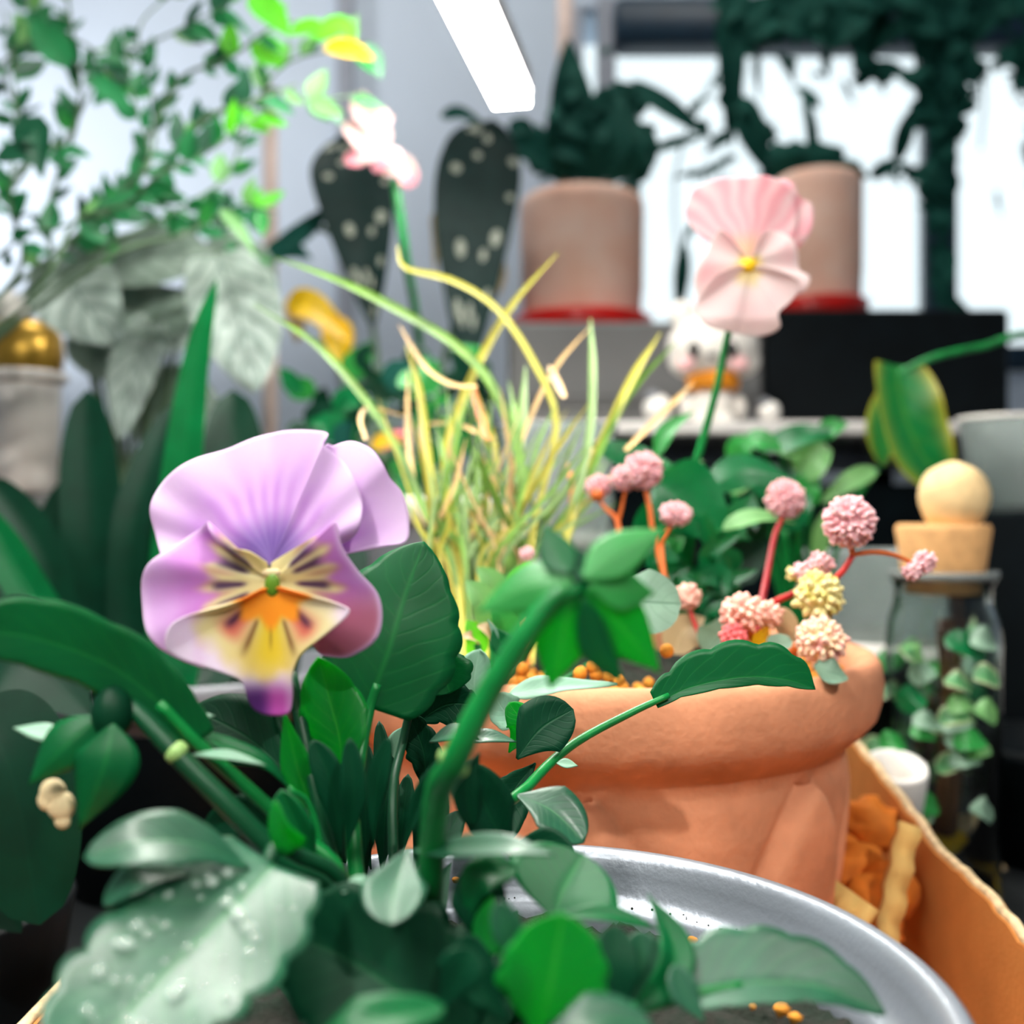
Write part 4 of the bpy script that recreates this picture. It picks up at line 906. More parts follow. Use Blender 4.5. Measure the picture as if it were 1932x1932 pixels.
# silver begonia
SBR = Vector((V(250, 0, .72).x, .74, TAB))
SB = thing('silver_begonia', 'silver-leaved begonia with dark veins behind the strap leaves', 'plant', SBR)
m = MB(); m.lathe([(0, .001), (.05, .001), (.065, .10), (.067, .11), (.06, .11), (.058, .09), (0, .09)], SBR, 32); m.build('pot', M['black'], SB)
for (mt, pts, w_, up_) in (('silver', [(100, 490, .66), (150, 560, .655), (218, 650, .66)], 170, (-.2, -1, .5)), ('silver_dim', [(150, 520, .70), (280, 485, .69), (430, 500, .70)], 170, (0, -1, .7)), ('silver', [(410, 480, .66), (450, 600, .655), (480, 742, .66)], 170, (.15, -1, .3)),
                           ('silver_dim', [(200, 570, .7), (300, 590, .69), (390, 570, .7)], 130, (0, -1, .5)), ('silver_dim', [(150, 620, .7), (190, 670, .7), (240, 720, .7)], 100, (0, -1, .4)), ('silver', [(290, 600, .68), (250, 700, .68), (225, 830, .68)], 90, (.3, -1, .2)), ('silver_dim', [(380, 470, .72), (450, 500, .71), (520, 560, .71)], 130, (.2, -1, .5)),
                           ('silver', [(300, 650, .7), (350, 630, .7), (400, 680, .7)], 80, (0, -1, .5)), ('silver_dim', [(250, 800, .74), (330, 760, .74), (420, 800, .74)], 150, (0, -1, .4))):
    leaf(SB, M[mt], pts, w_, up=up_, prof='heart', fold=.15, n=22, m=8, wave=.12)
    stem(SB, M['twig'], [V(*pts[0]), V((pts[0][0] + 250) / 2, pts[0][1] + 200, .72), SBR + Vector((0, 0, .09))], .0022, px=False, name='petiole', seg=6)
# gold tin and white cup at the far left
m = MB(); c = V(48, 720, .80); m.lathe([(0, 0), (.02, 0), (.026, .006), (.0285, .02), (.027, .036), (.02, .046), (.0, .048)], c, 32)
gt = m.build('gold_tin', M['gold'], label='round golden tin standing on the white cup at left', cat='tin', org=c)
m = MB(); m.lathe([(.0285, -.001), (.031, .0005), (.031, .006), (.0285, .007)], c, 32); m.build('foot_ring', M['white_cer'], gt)
c2 = V(48, 930, .80); m = MB(); hh = c.z - c2.z
m.lathe([(0, 0), (.02, 0), (.024, .004), (.026, hh - .004), (.025, hh - .002), (0, hh - .002)], c2, 32); m.build('white_cup', M['white_cer'], label='white ceramic cup under the golden tin at left', cat='cup', org=c2)
m = MB(); zt = c2.z; m.box((c2.x - .005, c2.y + .012, (zt + TAB) / 2), (.034, .03, (zt - TAB) / 2 - .0005), bev=.004); m.build('plant_stand', M['greybox'], label='grey block stand under the white cup behind the left leaves', cat='stand')
c3 = V(18, 590, .86); m = MB(); m.ball(c3, .018, 20, 14); bo = m.build('white_ornament', M['white_cer'], label='rounded white ornament behind the golden tin', cat='ornament', org=c3)
m = MB(); m.tube([c3, Vector((c3.x, c3.y, TAB))], .006, seg=10); m.build('rod', M['greyrim'], bo)

# jasmine-like shrub, upper left
JR = Vector((V(-60, 0, .62).x, .66, TAB))
JS = thing('small_leaf_shrub', 'tall thin-stemmed shrub with many small leaves at upper left', 'plant', JR)
m = MB(); m.lathe([(0, .001), (.05, .001), (.065, .10), (.067, .11), (.06, .11), (.058, .09), (0, .09)], JR, 32); m.build('pot', M['terracotta'], JS)
BRS = [[(60, 560), (95, 380), (150, 200), (130, 20), (120, -60)], [(60, 560), (140, 420), (240, 385), (300, 330), (400, 280), (520, 200), (690, 180)], [(80, 520), (190, 400), (280, 300), (250, 180), (240, 80)], [(20, 540), (20, 380), (30, 180), (10, 20)],
       [(100, 480), (270, 330), (290, 200), (260, 60), (330, -20)], [(120, 520), (330, 400), (430, 330), (470, 220), (540, 120), (690, 80)], [(150, 520), (350, 440), (450, 390), (520, 400)], [(60, 300), (120, 270), (200, 130), (330, 60), (430, 10)],
       [(280, 260), (340, 150), (430, 110), (520, 50), (600, 40)], [(300, 330), (380, 230), (480, 190), (560, 160)], [(0, 480), (110, 430), (240, 390)], [(180, 420), (300, 390), (420, 440), (480, 500)], [(50, 320), (10, 150), (60, 60), (40, -40)], [(30, 100), (100, 70), (170, 90), (220, 160)]]
for bi, br in enumerate(BRS):
    d_ = R.uniform(.54, .68); P = [V(x, y, d_ + .02 * math.sin(i + bi)) for i, (x, y) in enumerate(br)]
    P0 = [JR + Vector((R.uniform(-.01, .01), R.uniform(-.01, .01), .09)), V(br[0][0] - 330, br[0][1] + 330, .65)] + P if bi not in (8, 9) else P
    m = MB(); m.tube(P0, .0016 if bi % 3 else .0026, .0006, seg=6, n=30); m.build('branch', M['twig'], JS)
    Q = spline(P, 40); ln = sum((Q[i + 1] - Q[i]).length for i in range(39))
    nl = int(ln / .0085)
    for k in range(nl):
        i = R.randrange(3, 40); p = Q[i]; tx = p.x * F / p.y + 966
        T = (Q[min(39, i + 1)] - Q[i - 1]).normalized()
        ang = R.choice([-1, 1]) * R.uniform(.5, 1.2)
        dv = Vector((T.x * math.cos(ang) - T.z * math.sin(ang), R.uniform(-.5, .5), T.x * math.sin(ang) + T.z * math.cos(ang))).normalized()
        l = R.uniform(.011, .023)
        mt = 'shrub' if R.random() < .62 else R.choice(['shrub_dark', 'mid', 'shrub_dark', 'lightg'])
        if tx > 430 and R.random() < .5: mt = R.choice(['mid', 'lime', 'lightg'])  # lighter greens put the lamp light into the right-hand leaves
        leaf(JS, M[mt], [p, p + dv * l * .5 + Vector((0, 0, -.001)), p + dv * l], l * R.uniform(.42, .6), up=(R.uniform(-.6, .6), -1, R.uniform(-.2, 1)), prof='ov', n=8, m=4, px=False, fold=.25)
for (mt, pts, w_) in (('lime', [(470, -10, .58), (510, 25, .58), (548, 70, .58)], 60), ('lime', [(545, 60, .58), (590, 55, .575), (610, 80, .575)], 44), ('lime', [(600, 75, .57), (640, 50, .57), (672, 75, .57)], 50), ('yellow_leaf', [(610, 90, .57), (660, 95, .57), (706, 112, .57)], 46), ('shrub_dark', [(30, 280, .55), (65, 250, .55), (80, 340, .55)], 70), ('shrub', [(110, 290, .56), (140, 285, .56), (172, 298, .56)], 26), ('shrub_dark', [(-10, 300, .55), (40, 290, .55), (80, 310, .55)], 50), ('shrub', [(170, 140, .56), (215, 180, .56), (250, 210, .56)], 40), ('lightg', [(415, 395, .57), (450, 430, .57), (480, 475, .57)], 26), ('shrub', [(60, 40, .56), (110, 100, .56), (130, 130, .56)], 60)):  # lime ones hold the lamp light in their colour
    leaf(JS, M[mt], pts, w_, up=(0, -1, .4), prof='ov', n=12, m=4)

# spotted begonia, centre left, hanging leaves and blush flowers
QR = Vector((V(760, 0, .86).x, .90, TAB))
QB = thing('spotted_begonia', 'cane begonia with long dark white-spotted leaves and blush flowers', 'plant', QR)
m = MB(); m.lathe([(0, .001), (.05, .001), (.065, .11), (.067, .12), (.06, .12), (.058, .1), (0, .1)], QR, 32); m.build('pot', M['black'], QB)
top = V(735, 200, .93)
for P in ([QR + Vector((0, 0, .1)), V(740, 900, .9), V(690, 500, .92), V(672, 250, .92)], [QR + Vector((.01, 0, .1)), V(800, 850, .9), V(880, 500, .94), V(905, 232, .92)], [V(690, 480, .92), V(590, 430, .92), V(510, 500, .92)], [QR + Vector((-.01, 0, .1)), V(700, 800, .88), V(600, 640, .86)]):
    m = MB(); m.tube(P, .0035, .0022, seg=8); m.build('cane', M['black_green'] if False else M['twig'], QB)
for (pts, w_) in (([(640, 255, .90), (672, 380, .885), (705, 625, .89)], 150), ([(925, 225, .90), (895, 400, .885), (880, 730, .89)], 160), ([(900, 235, .93), (860, 300, .925), (835, 420, .93)], 60)):
    leaf(QB, M['spotted'], pts, w_, up=(.1, -1, .1), prof='ov', fold=.12, n=26, m=8, wave=.08)
for (pts, w_, mt) in (([(520, 470, .9), (570, 440, .9), (640, 380, .9)], 46, 'black_green'), ([(500, 490, .9), (540, 470, .9), (590, 490, .9)], 50, 'black_green'), ([(830, 220, .92), (870, 215, .92), (920, 240, .92)], 30, 'black_green'), ([(960, 260, .92), (1000, 280, .92), (1040, 330, .92)], 70, 'black_green'), ([(960, 250, .92), (985, 240, .92), (1010, 255, .92)], 40, 'black_green'),
                      ([(540, 575, .78), (590, 580, .775), (668, 650, .78)], 62, 'yellow_leaf'), ([(620, 600, .78), (640, 640, .78), (640, 700, .78)], 60, 'yellow_leaf'), ([(545, 560, .8), (560, 600, .8), (560, 650, .8)], 40, 'beige_leaf'), ([(818, 400, .9), (824, 440, .9), (820, 520, .9)], 20, 'beige_leaf'), ([(940, 480, .9), (945, 520, .9), (940, 560, .9)], 22, 'beige_leaf')):
    leaf(QB, M[mt], pts, w_, up=(0, -1, .3), prof='ov', n=14, m=6, wave=.1)
m = MB(); m.tube([V(745, 340, .72), V(756, 420, .72), V(766, 490, .73), V(790, 640, .78), V(800, 850, .86), QR + Vector((0, 0, .1))], .0032, .003, seg=8); FS = m.build('flower_stalk', M['mid'] if False else M['stem'], QB)
for (x, y, r, mt) in ((690, 215, 30, 'white_petal'), (712, 225, 26, 'white_petal'), (680, 255, 32, 'white_petal'), (715, 262, 26, 'white_petal'), (690, 285, 28, 'white_petal'), (735, 300, 24, 'white_petal'), (670, 300, 18, 'pink_petal'), (765, 320, 26, 'white_petal'), (770, 330, 22, 'pink_petal'), (722, 305, 22, 'pink_petal'), (686, 190, 16, 'white_petal'), (745, 320, 20, 'white_petal')):
    a_ = R.uniform(0, 6.28); rr = r * 1.1
    leaf(FS, M[mt], [(x - rr * math.cos(a_), y - rr * math.sin(a_), .715), (x, y, .712), (x + rr * math.cos(a_), y + rr * math.sin(a_), .715)], r * 1.7, up=(R.uniform(-.4, .4), -1, R.uniform(0, .6)), prof='rnd', n=12, m=6, name='petal', fold=.3)

# background foliage behind the grass
FR = Vector((V(690, 0, .66).x, .71, TAB))
FB = thing('dark_bushy_plant', 'low bushy dark green plant behind the grass blades', 'plant', FR)
m = MB(); m.lathe([(0, .001), (.05, .001), (.062, .08), (.064, .09), (.058, .09), (.056, .07), (0, .07)], FR, 32); m.build('pot', M['greyrim'], FB)
for k in range(90):
    x = R.uniform(545, 930); y = R.uniform(700, 1060); dd = R.uniform(.6, .76)
    dv = R.uniform(-60, 60)
    leaf(FB, M[R.choice(['deep2', 'deep2', 'deep', 'black_green', 'deep2', 'mid'])], [(x, y, dd), (x + dv * .5, y - 30, dd - .004), (x + dv, y - R.uniform(10, 70), dd - .01)], R.uniform(36, 70), up=(R.uniform(-.5, .5), -1, R.uniform(0, .8)), prof='ov', n=10, m=4)
for k in range(10):
    m = MB(); m.tube([FR + Vector((R.uniform(-.02, .02), 0, .07)), V(R.uniform(620, 860), 1000, .67), V(R.uniform(560, 900), R.uniform(720, 860), .68)], .002, .001, seg=6); m.build('branch', M['twig'], FB)
leaf(FB, M['yellow_leaf'], [(700, 845, .6), (730, 830, .6), (760, 838, .6)], 30, up=CAMF)
for (x, y, r) in ((735, 830, 15), (752, 822, 11), (722, 842, 10)):
    m = MB(); m.ball(V(x, y, .61), r * .61 / F, 12, 8); m.build('red_bud', M['ball_hot'], FB)
# nursery pot behind the grass
c = Vector((V(780, 0, .52).x, .575, TAB)); hz = V(0, 935, .50).z - TAB
t = thing('nursery_pot', 'round grey nursery pot with white rim behind the grass clump', 'pot', c)
m = MB(); m.lathe([(0, .001), (.036, .001), (.046, hz - .014)], c, 36); m.build('pot_body', M['greyrim'], t)
m = MB(); m.lathe([(.046, hz - .014), (.05, hz - .013), (.0505, hz - .001), (.049, hz), (.046, hz - .002), (.0, hz - .03)], c, 36); m.build('rim', M['white_cer'], t)
# cloudy plastic cup behind the grass
c = Vector((V(1055, 0, .52).x, .535, TAB)); hz = V(0, 800, .52).z - TAB
t = thing('plastic_cup', 'cloudy clear plastic cup behind the grass and pink balls', 'cup', c)
m = MB(); m.lathe([(0, .002), (.024, .002), (.03, hz - .004), (.032, hz), (.030, hz - .001), (.0235, .004), (0, .004)], c, 40); m.build('cup_body', M['plastic'], t)
m = MB(); m.lathe([(0, .006), (.0225, .006), (.027, hz * .72), (0, hz * .72)], c, 30); m.build('paper_lining', M['white_cer'], t)

# ------------------------------------------------------------------ window shelf items
def ppot(px_, dd, w_, ytop, ybot, lab, saucer_lab, sz):
    c = Vector((V(px_, 0, dd).x, dd, sz)); k = dd / F; r = w_ / 2 * k; h = (ybot - ytop) * k
    t_ = thing('saucer', saucer_lab, 'saucer', c)
    m_ = MB(); m_.lathe([(0, .0005), (r * 1.07, .0005), (r * 1.11, .003), (r * 1.14, .017), (r * 1.11, .018), (r * 1.08, .006), (0, .006)], c, 48); m_.build('dish', M['red_plastic'], t_)
    c = c + Vector((0, 0, .0065)); t_ = thing('clay_pot', lab, 'pot', c)
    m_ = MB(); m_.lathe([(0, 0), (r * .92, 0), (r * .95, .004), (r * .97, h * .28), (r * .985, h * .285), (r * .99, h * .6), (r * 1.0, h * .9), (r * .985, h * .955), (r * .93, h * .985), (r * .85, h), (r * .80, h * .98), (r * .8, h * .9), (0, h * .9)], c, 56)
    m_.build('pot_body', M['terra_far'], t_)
    return c + Vector((0, 0, h * .9))
GBZ = V(0, 606, 1.0).z
# grey box with three visible ledges, and black box
xa, xb = V(958, 0, 1.0).x, V(1440, 0, 1.0).x
m = MB(); m.box(((xa + xb) / 2, 1.12, (GBZ + SZ) / 2), ((xb - xa) / 2, .12, (GBZ - SZ) / 2 - .0005), bev=.004)
gb = m.build('grey_crate', M['greybox'], smooth=False, label='grey box on the window shelf under the pinkish clay pot', cat='box')
for f in (.3, .36):
    m = MB(); m.box(((xa + xb) / 2, .998, SZ + (GBZ - SZ) * f), ((xb - xa) / 2 - .004, .004, .0022)); m.build('ridge', M['greybox'], gb, smooth=False)
xa2, xb2 = V(1444, 0, 1.0).x, V(1905, 0, 1.0).x
m = MB(); m.box(((xa2 + xb2) / 2, 1.13, (GBZ + .012 + SZ) / 2), ((xb2 - xa2) / 2, .13, (GBZ + .012 - SZ) / 2 - .0005), bev=.003)
m.build('black_crate', M['black'], smooth=False, label='black box on the window shelf right of the grey box', cat='box')
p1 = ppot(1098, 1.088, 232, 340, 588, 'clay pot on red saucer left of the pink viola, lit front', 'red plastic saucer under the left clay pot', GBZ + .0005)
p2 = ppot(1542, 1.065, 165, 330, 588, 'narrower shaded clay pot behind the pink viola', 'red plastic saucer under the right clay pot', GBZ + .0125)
def bgplant(name, lab, base, leaves, mats, stems=(), dd=1.12, w_up=(0, -1, .2)):
    t_ = thing(name, lab, 'plant', base)
    for pts in stems:
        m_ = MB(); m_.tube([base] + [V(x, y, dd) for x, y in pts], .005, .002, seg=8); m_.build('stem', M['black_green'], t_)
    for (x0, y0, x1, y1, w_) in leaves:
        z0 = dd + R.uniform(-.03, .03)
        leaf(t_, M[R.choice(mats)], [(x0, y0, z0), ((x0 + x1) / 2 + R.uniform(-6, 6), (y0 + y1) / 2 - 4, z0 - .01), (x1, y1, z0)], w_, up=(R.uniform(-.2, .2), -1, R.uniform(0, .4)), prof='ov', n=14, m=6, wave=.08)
    return t_
COLP = ([(1100, 345, 1072, 70, 90), (1120, 345, 1130, 170, 130), (1080, 345, 1055, 160, 70), (1160, 345, 1190, 200, 110), (1200, 345, 1215, 280, 50), (1060, 345, 1040, 250, 50), (1130, 200, 1238, 180, 60), (1190, 150, 1348, 266, 30), (1150, 290, 1240, 240, 64), (1120, 330, 1232, 282, 50), (1225, 288, 1330, 258, 22), (1060, 200, 1085, 110, 40), (1020, 330, 1000, 260, 46), (1030, 300, 1010, 230, 30), (1180, 235, 1160, 150, 60), (1215, 330, 1225, 230, 40)], [((1090, 250), (1075, 90)), ((1150, 260), (1210, 170)), ((1160, 300), (1300, 262))])
bgplant('bushy_window_plant', 'dark low plant topping the shaded right clay pot', p2,
        [(1480, 335, 1462, 265, 60), (1520, 335, 1500, 262, 70), (1560, 335, 1535, 262, 80), (1590, 335, 1585, 300, 60), (1610, 335, 1625, 315, 40), (1540, 300, 1512, 168, 22), (1520, 180, 1548, 205, 26), (1500, 330, 1530, 280, 80), (1480, 320, 1540, 300, 80), (1560, 340, 1620, 330, 50)], ['black_green'], [((1530, 300), (1520, 190))])
# hanging plants at top right in front of the window
HB = Vector((V(1650, 0, 1.25).x, 1.25, V(0, -60, 1.25).z))
HANG = t = thing('hanging_plant', 'dark hanging plant trailing leaves across the window top', 'plant', HB)
m = MB(); m.lathe([(0, 0), (.08, 0), (.11, .09), (.115, .1), (.105, .1), (.1, .09), (0, .085)], HB, 36); m.build('basket', M['black'], t)
for s_ in (-1, 1):
    m = MB(); m.tube([HB + Vector((.1 * s_, 0, .1)), Vector((HB.x, HB.y, ZC))], .0015, seg=6); m.build('cord', M['black'], t)
GAPS = [[(1150, 96), (1366, 94), (1362, 130), (1342, 165), (1368, 215), (1352, 246), (1310, 217), (1240, 172), (1205, 150), (1155, 162)],
        [(1150, 325), (1149, 270), (1175, 213), (1200, 222), (1205, 255), (1233, 190), (1255, 183), (1312, 235), (1322, 257), (1240, 272), (1205, 312), (1180, 332)],
        [(1212, 345), (1228, 285), (1286, 288), (1298, 262), (1350, 256), (1396, 243), (1392, 292), (1330, 302), (1275, 340), (1335, 345), (1425, 280), (1432, 330), (1330, 420), (1290, 600), (1208, 590)],
        [(1384, 130), (1410, 113), (1428, 150), (1428, 98), (1478, 94), (1500, 150), (1540, 172), (1560, 148), (1600, 138), (1620, 180), (1650, 148), (1662, 190), (1700, 148), (1728, 185), (1692, 260), (1680, 312), (1642, 332), (1610, 350), (1550, 322), (1532, 268), (1490, 292), (1452, 322), (1438, 290), (1470, 258), (1445, 222), (1400, 182)],
        [(1502, 94), (1556, 92), (1555, 135), (1510, 135)], [(1570, 105), (1612, 96), (1600, 135), (1572, 132)], [(1628, 90), (1728, 86), (1728, 122), (1690, 130)], [(1694, 250), (1748, 252), (1748, 310), (1696, 305)],
        [(1612, 395), (1662, 312), (1690, 330), (1748, 410), (1748, 560), (1608, 578)], [(1808, 300), (1830, 225), (1850, 185), (1876, 138), (1935, 205), (1935, 560), (1802, 560), (1800, 430)],
        [(1820, 98), (1848, 92), (1848, 112), (1824, 116)], [(1852, 110), (1868, 66), (1890, 68), (1884, 112), (1862, 122)], [(1890, 62), (1920, 52), (1922, 90), (1896, 88)], [(1090, 100), (1112, 94), (1132, 130), (1122, 186), (1100, 172)]]
def ingap(x, y):
    for g in GAPS:
        c_ = False; j = len(g) - 1
        for i in range(len(g)):
            if (g[i][1] > y) != (g[j][1] > y) and x < (g[j][0] - g[i][0]) * (y - g[i][1]) / (g[j][1] - g[i][1]) + g[i][0]: c_ = not c_
            j = i
        if c_: return True
    return False
def fill(n_, reg, lo, hi):
    out = []; k = 0
    while len(out) < n_ and k < n_ * 60:
        k += 1
        x0 = R.uniform(reg[0], reg[2]); y0 = R.uniform(reg[1], reg[3]); l = R.uniform(lo, hi); a_ = R.uniform(.2, 2.9)
        x1 = x0 + l * math.cos(a_); y1 = y0 + l * math.sin(a_); w_ = l * R.uniform(.34, .6)
        if x1 > 1990 or y1 > reg[3] + 20: continue
        nx, ny = -math.sin(a_) * w_ * .42, math.cos(a_) * w_ * .42
        ok = True
        for f in (.1, .4, .7, .98):
            e = math.sin(math.pi * f)
            for sg in (-1, 0, 1):
                if ingap(x0 + (x1 - x0) * f + nx * sg * e, y0 + (y1 - y0) * f + ny * sg * e): ok = False
        if ok: out.append((x0, y0, x1, y1, w_))
    return out
HL = fill(130, (1370, -30, 1990, 110), 60, 130) + fill(90, (1370, 80, 1990, 340), 34, 90) + fill(40, (1360, 80, 1520, 330), 26, 60) + fill(50, (1728, 90, 1812, 570), 40, 100) + fill(30, (1690, 100, 1900, 300), 24, 60)
HL += fill(330, (1150, 90, 1745, 400), 18, 46) + fill(60, (1800, 60, 1960, 330), 18, 50)
HL += [(1195, 160, 1345, 264, 36), (1222, 288, 1340, 254, 22), (1374, -20, 1380, 280, 52), (1395, 180, 1446, 328, 56), (1385, 250, 1330, 290, 26), (1440, 320, 1420, 230, 40), (1500, 165, 1548, 198, 20), (1470, 100, 1500, 160, 26), (1556, 90, 1562, 150, 20), (1612, 90, 1626, 150, 26), (1640, 120, 1730, 150, 30), (1690, 310, 1740, 180, 34), (1640, 335, 1700, 300, 30), (1660, 310, 1700, 350, 24), (1290, 455, 1282, 600, 26), (1150, 210, 1200, 250, 50), (1430, 90, 1432, 190, 16), (1300, 215, 1345, 180, 16), (1590, 150, 1612, 200, 14)]
HL += [(1380, 330, 1300, 400, 12), (1292, 455, 1276, 590, 20), (1312, 415, 1284, 470, 14), (1880, 360, 1890, 410, 8), (1340, 322, 1262, 338, 12), (1376, -20, 1372, 260, 44)]
HL.sort(key=lambda q: -math.hypot(q[2] - q[0], q[3] - q[1]) * q[4]); ACC = ([], [], [])
for i, (x0, y0, x1, y1, w_) in enumerate(HL):
    z0 = 1.22 + R.uniform(-.05, .05)
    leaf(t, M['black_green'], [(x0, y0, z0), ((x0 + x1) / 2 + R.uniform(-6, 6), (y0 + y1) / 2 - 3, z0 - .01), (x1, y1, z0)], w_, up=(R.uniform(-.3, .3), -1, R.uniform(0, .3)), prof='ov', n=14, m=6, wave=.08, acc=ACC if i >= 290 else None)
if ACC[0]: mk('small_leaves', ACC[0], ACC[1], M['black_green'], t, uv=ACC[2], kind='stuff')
for (x, y) in ((1375, 260), (1500, 90), (1640, 120), (1750, 500), (1780, 320), (1850, 280), (1285, 560), (1920, 150)):
    m = MB(); m.tube([HB + Vector((R.uniform(-.05, .05), R.uniform(-.05, .05), .09)), V((x + 1650) / 2, -20, 1.24), V(x, y * .5, 1.23), V(x, y, 1.22)], .0025, .0012, seg=6); m.build('vine', M['black_green'], t)

GAPS.append([(880, 60), (1040, 60), (1000, 345), (880, 345)]); GAPS.append([(960, 0), (1050, 0), (1035, 210), (960, 260)])
bgplant('column_plant', 'dark upright plant rising from the left clay pot by the window', p1, COLP[0] + fill(46, (1040, 150, 1240, 340), 36, 90), ['black_green'], COLP[1])
# toy figurine with an orange scarf
c = Vector((V(1345, 0, .86).x, .86, SZ)); k = .86 / F
t = thing('toy_figurine', 'small white toy animal with pink cheeks and orange scarf on the shelf', 'figurine', c)
P = lambda x, y, dz=0: V(x, y, .86 - dz)
m = MB(); m.ball(P(1345, 655), 82 * k, 24, 16, (1.06, .85, .78)); m.ball(P(1300, 680), 40 * k, 16, 10, (1, .9, .8)); m.ball(P(1395, 680), 40 * k, 16, 10, (1, .9, .8)); m.build('head', M['toy_white'], t)
for s_ in (-1, 1):
    m = MB(); m.ball(P(1345 + s_ * 58, 592), 26 * k, 14, 10, (1, .6, 1)); m.build('ear', M['toy_white'], t)
    m = MB(); m.ball(P(1345 + s_ * 34 - (2 if s_ < 0 else -2), 660, .035), 13 * k, 12, 8, (.8, .5, 1.2)); m.build('eye', M['toy_black'], t)
    m = MB(); m.ball(P(1345 + s_ * 50, 686, .031), 17 * k, 12, 8, (1, .4, .8)); m.build('cheek', M['toy_pink'], t)
    m = MB(); m.ball(P(1345 + s_ * 50, 768, .0), 17 * k, 12, 8, (.8, .8, 1.3)); m.build('arm', M['toy_white'], t)
    m = MB(); m.ball(P(1345 + s_ * 22, 790, .01), 22 * k, 12, 8, (.9, 1, .6)); m.build('foot', M['toy_white'], t)
m = MB(); m.ball(P(1345, 765), 42 * k, 18, 12, (1, .85, .95)); m.build('body', M['toy_white'], t)
m = MB(); m.ball(P(1345, 672, .04), 8 * k, 10, 8, (1.2, .7, .8)); m.build('nose', M['toy_black'], t)
m = MB(); m.lathe([(36 * k, -16 * k), (48 * k, -12 * k), (50 * k, 4 * k), (44 * k, 18 * k), (30 * k, 22 * k)], P(1345, 722), 28); m.build('scarf', M['scarf'], t)
for (x, y, r, nm, lab) in ((1242, 762, 27, 'white_pebble', 'round white ball left of the toy figurine on the shelf'), (1452, 770, 21, 'grey_pebble', 'small pale round ball right of the toy figurine on the shelf')):
    rr = r * .85 / F; c = V(x, 0, .85); c.z = SZ + rr
    m = MB(); m.ball(c, rr, 16, 10, (1, 1, .95), nz=.12); o = m.build(nm, M['white_cer'], label=lab, cat='ball', org=c)
    m = MB(); m.ball(c + Vector((-.004, 0, rr * .7)), rr * .6, 12, 8); m.build('top_knob', M['greyrim'], o)
# black storage under the shelf
m = MB(); m.box((.35, 1.02, (SZ - .05 + TAB) / 2), (.42, .14, (SZ - .05 - TAB) / 2), bev=.005); bx = m.build('storage_chest', M['black_matt'], smooth=False, label='black chest standing under the white window shelf', cat='chest')
m = MB(); m.box((.35, .878, SZ - .11), (.4, .003, .004)); m.build('lid_seam', M['black'], bx, smooth=False)
m = MB(); m.box((-.45, 1.3, (TAB + 1.0) / 2), (.32, .12, (1.0 - TAB) / 2 - .001), bev=.005); bx = m.build('storage_chest', M['black_matt'], smooth=False, label='dark low chest behind the begonias at left', cat='chest')
m = MB(); m.box((-.45, 1.178, .95), (.3, .003, .004)); m.build('lid_seam', M['black'], bx, smooth=False)
# beige stakes
for (x, y0, y1, dd, lab) in ((510, 180, 560, .95, 'beige plant stake behind the small-leaved shrub'), (1066, -60, 330, 1.16, 'beige stake beside the dark plant in the left clay pot')):
    a_ = V(x, y0, dd); m = MB(); b_ = Vector((a_.x, a_.y, TAB if x < 900 else GBZ + .001)); m.tube([a_, b_], .007 if x < 900 else .009, seg=10); o = m.build('plant_stake', M['stake'], label=lab, cat='stake', org=b_)
    m = MB(); m.ball(a_, .0085, 10, 8); m.build('cap', M['stake'], o)

# ------------------------------------------------------------------ right side: variegated climber, jar, cork, cup, tub
PR_ = Vector((V(2210, 0, .6).x, .62, TAB))
t = thing('variegated_climber', 'plant with big yellow-edged heart leaf drooping in front of black box', 'plant', PR_)
m = MB(); m.lathe([(0, .001), (.04, .001), (.052, .09), (.054, .1), (.048, .1), (.046, .08), (0, .08)], PR_, 32); m.build('pot', M['white_cer'], t)
m = MB(); m.tube([PR_ + Vector((0, 0, .08)), V(2030, 800, .6), V(1960, 640, .58), V(1850, 655, .575), V(1760, 675, .57), V(1692, 708, .57)], .0026, .002, seg=8, n=30); m.build('stem', M['mid'] if False else M['stem'], t)
leaf(t, M['pothos'], [(1688, 690, .57), (1705, 780, .56), (1740, 860, .56), (1795, 925, .565)], 160, up=(.35, -1, .1), prof='heart', fold=.3, n=28, m=10, wave=.1)
leaf(t, M['pothos'], [(1700, 720, .575), (1670, 800, .575), (1665, 880, .58)], 70, up=(-.6, -1, 0), prof='heart', fold=.3, n=18, m=8)
LRt = Vector((V(1520, 0, .5).x, .50, TAB))
t = thing('round_leaf_plant', 'light green round-leaved plant behind the right flower balls', 'plant', LRt)
m = MB(); m.lathe([(0, .001), (.035, .001), (.045, .085), (.047, .092), (.042, .092), (.04, .075), (0, .075)], LRt, 32); m.build('pot', M['black'], t)
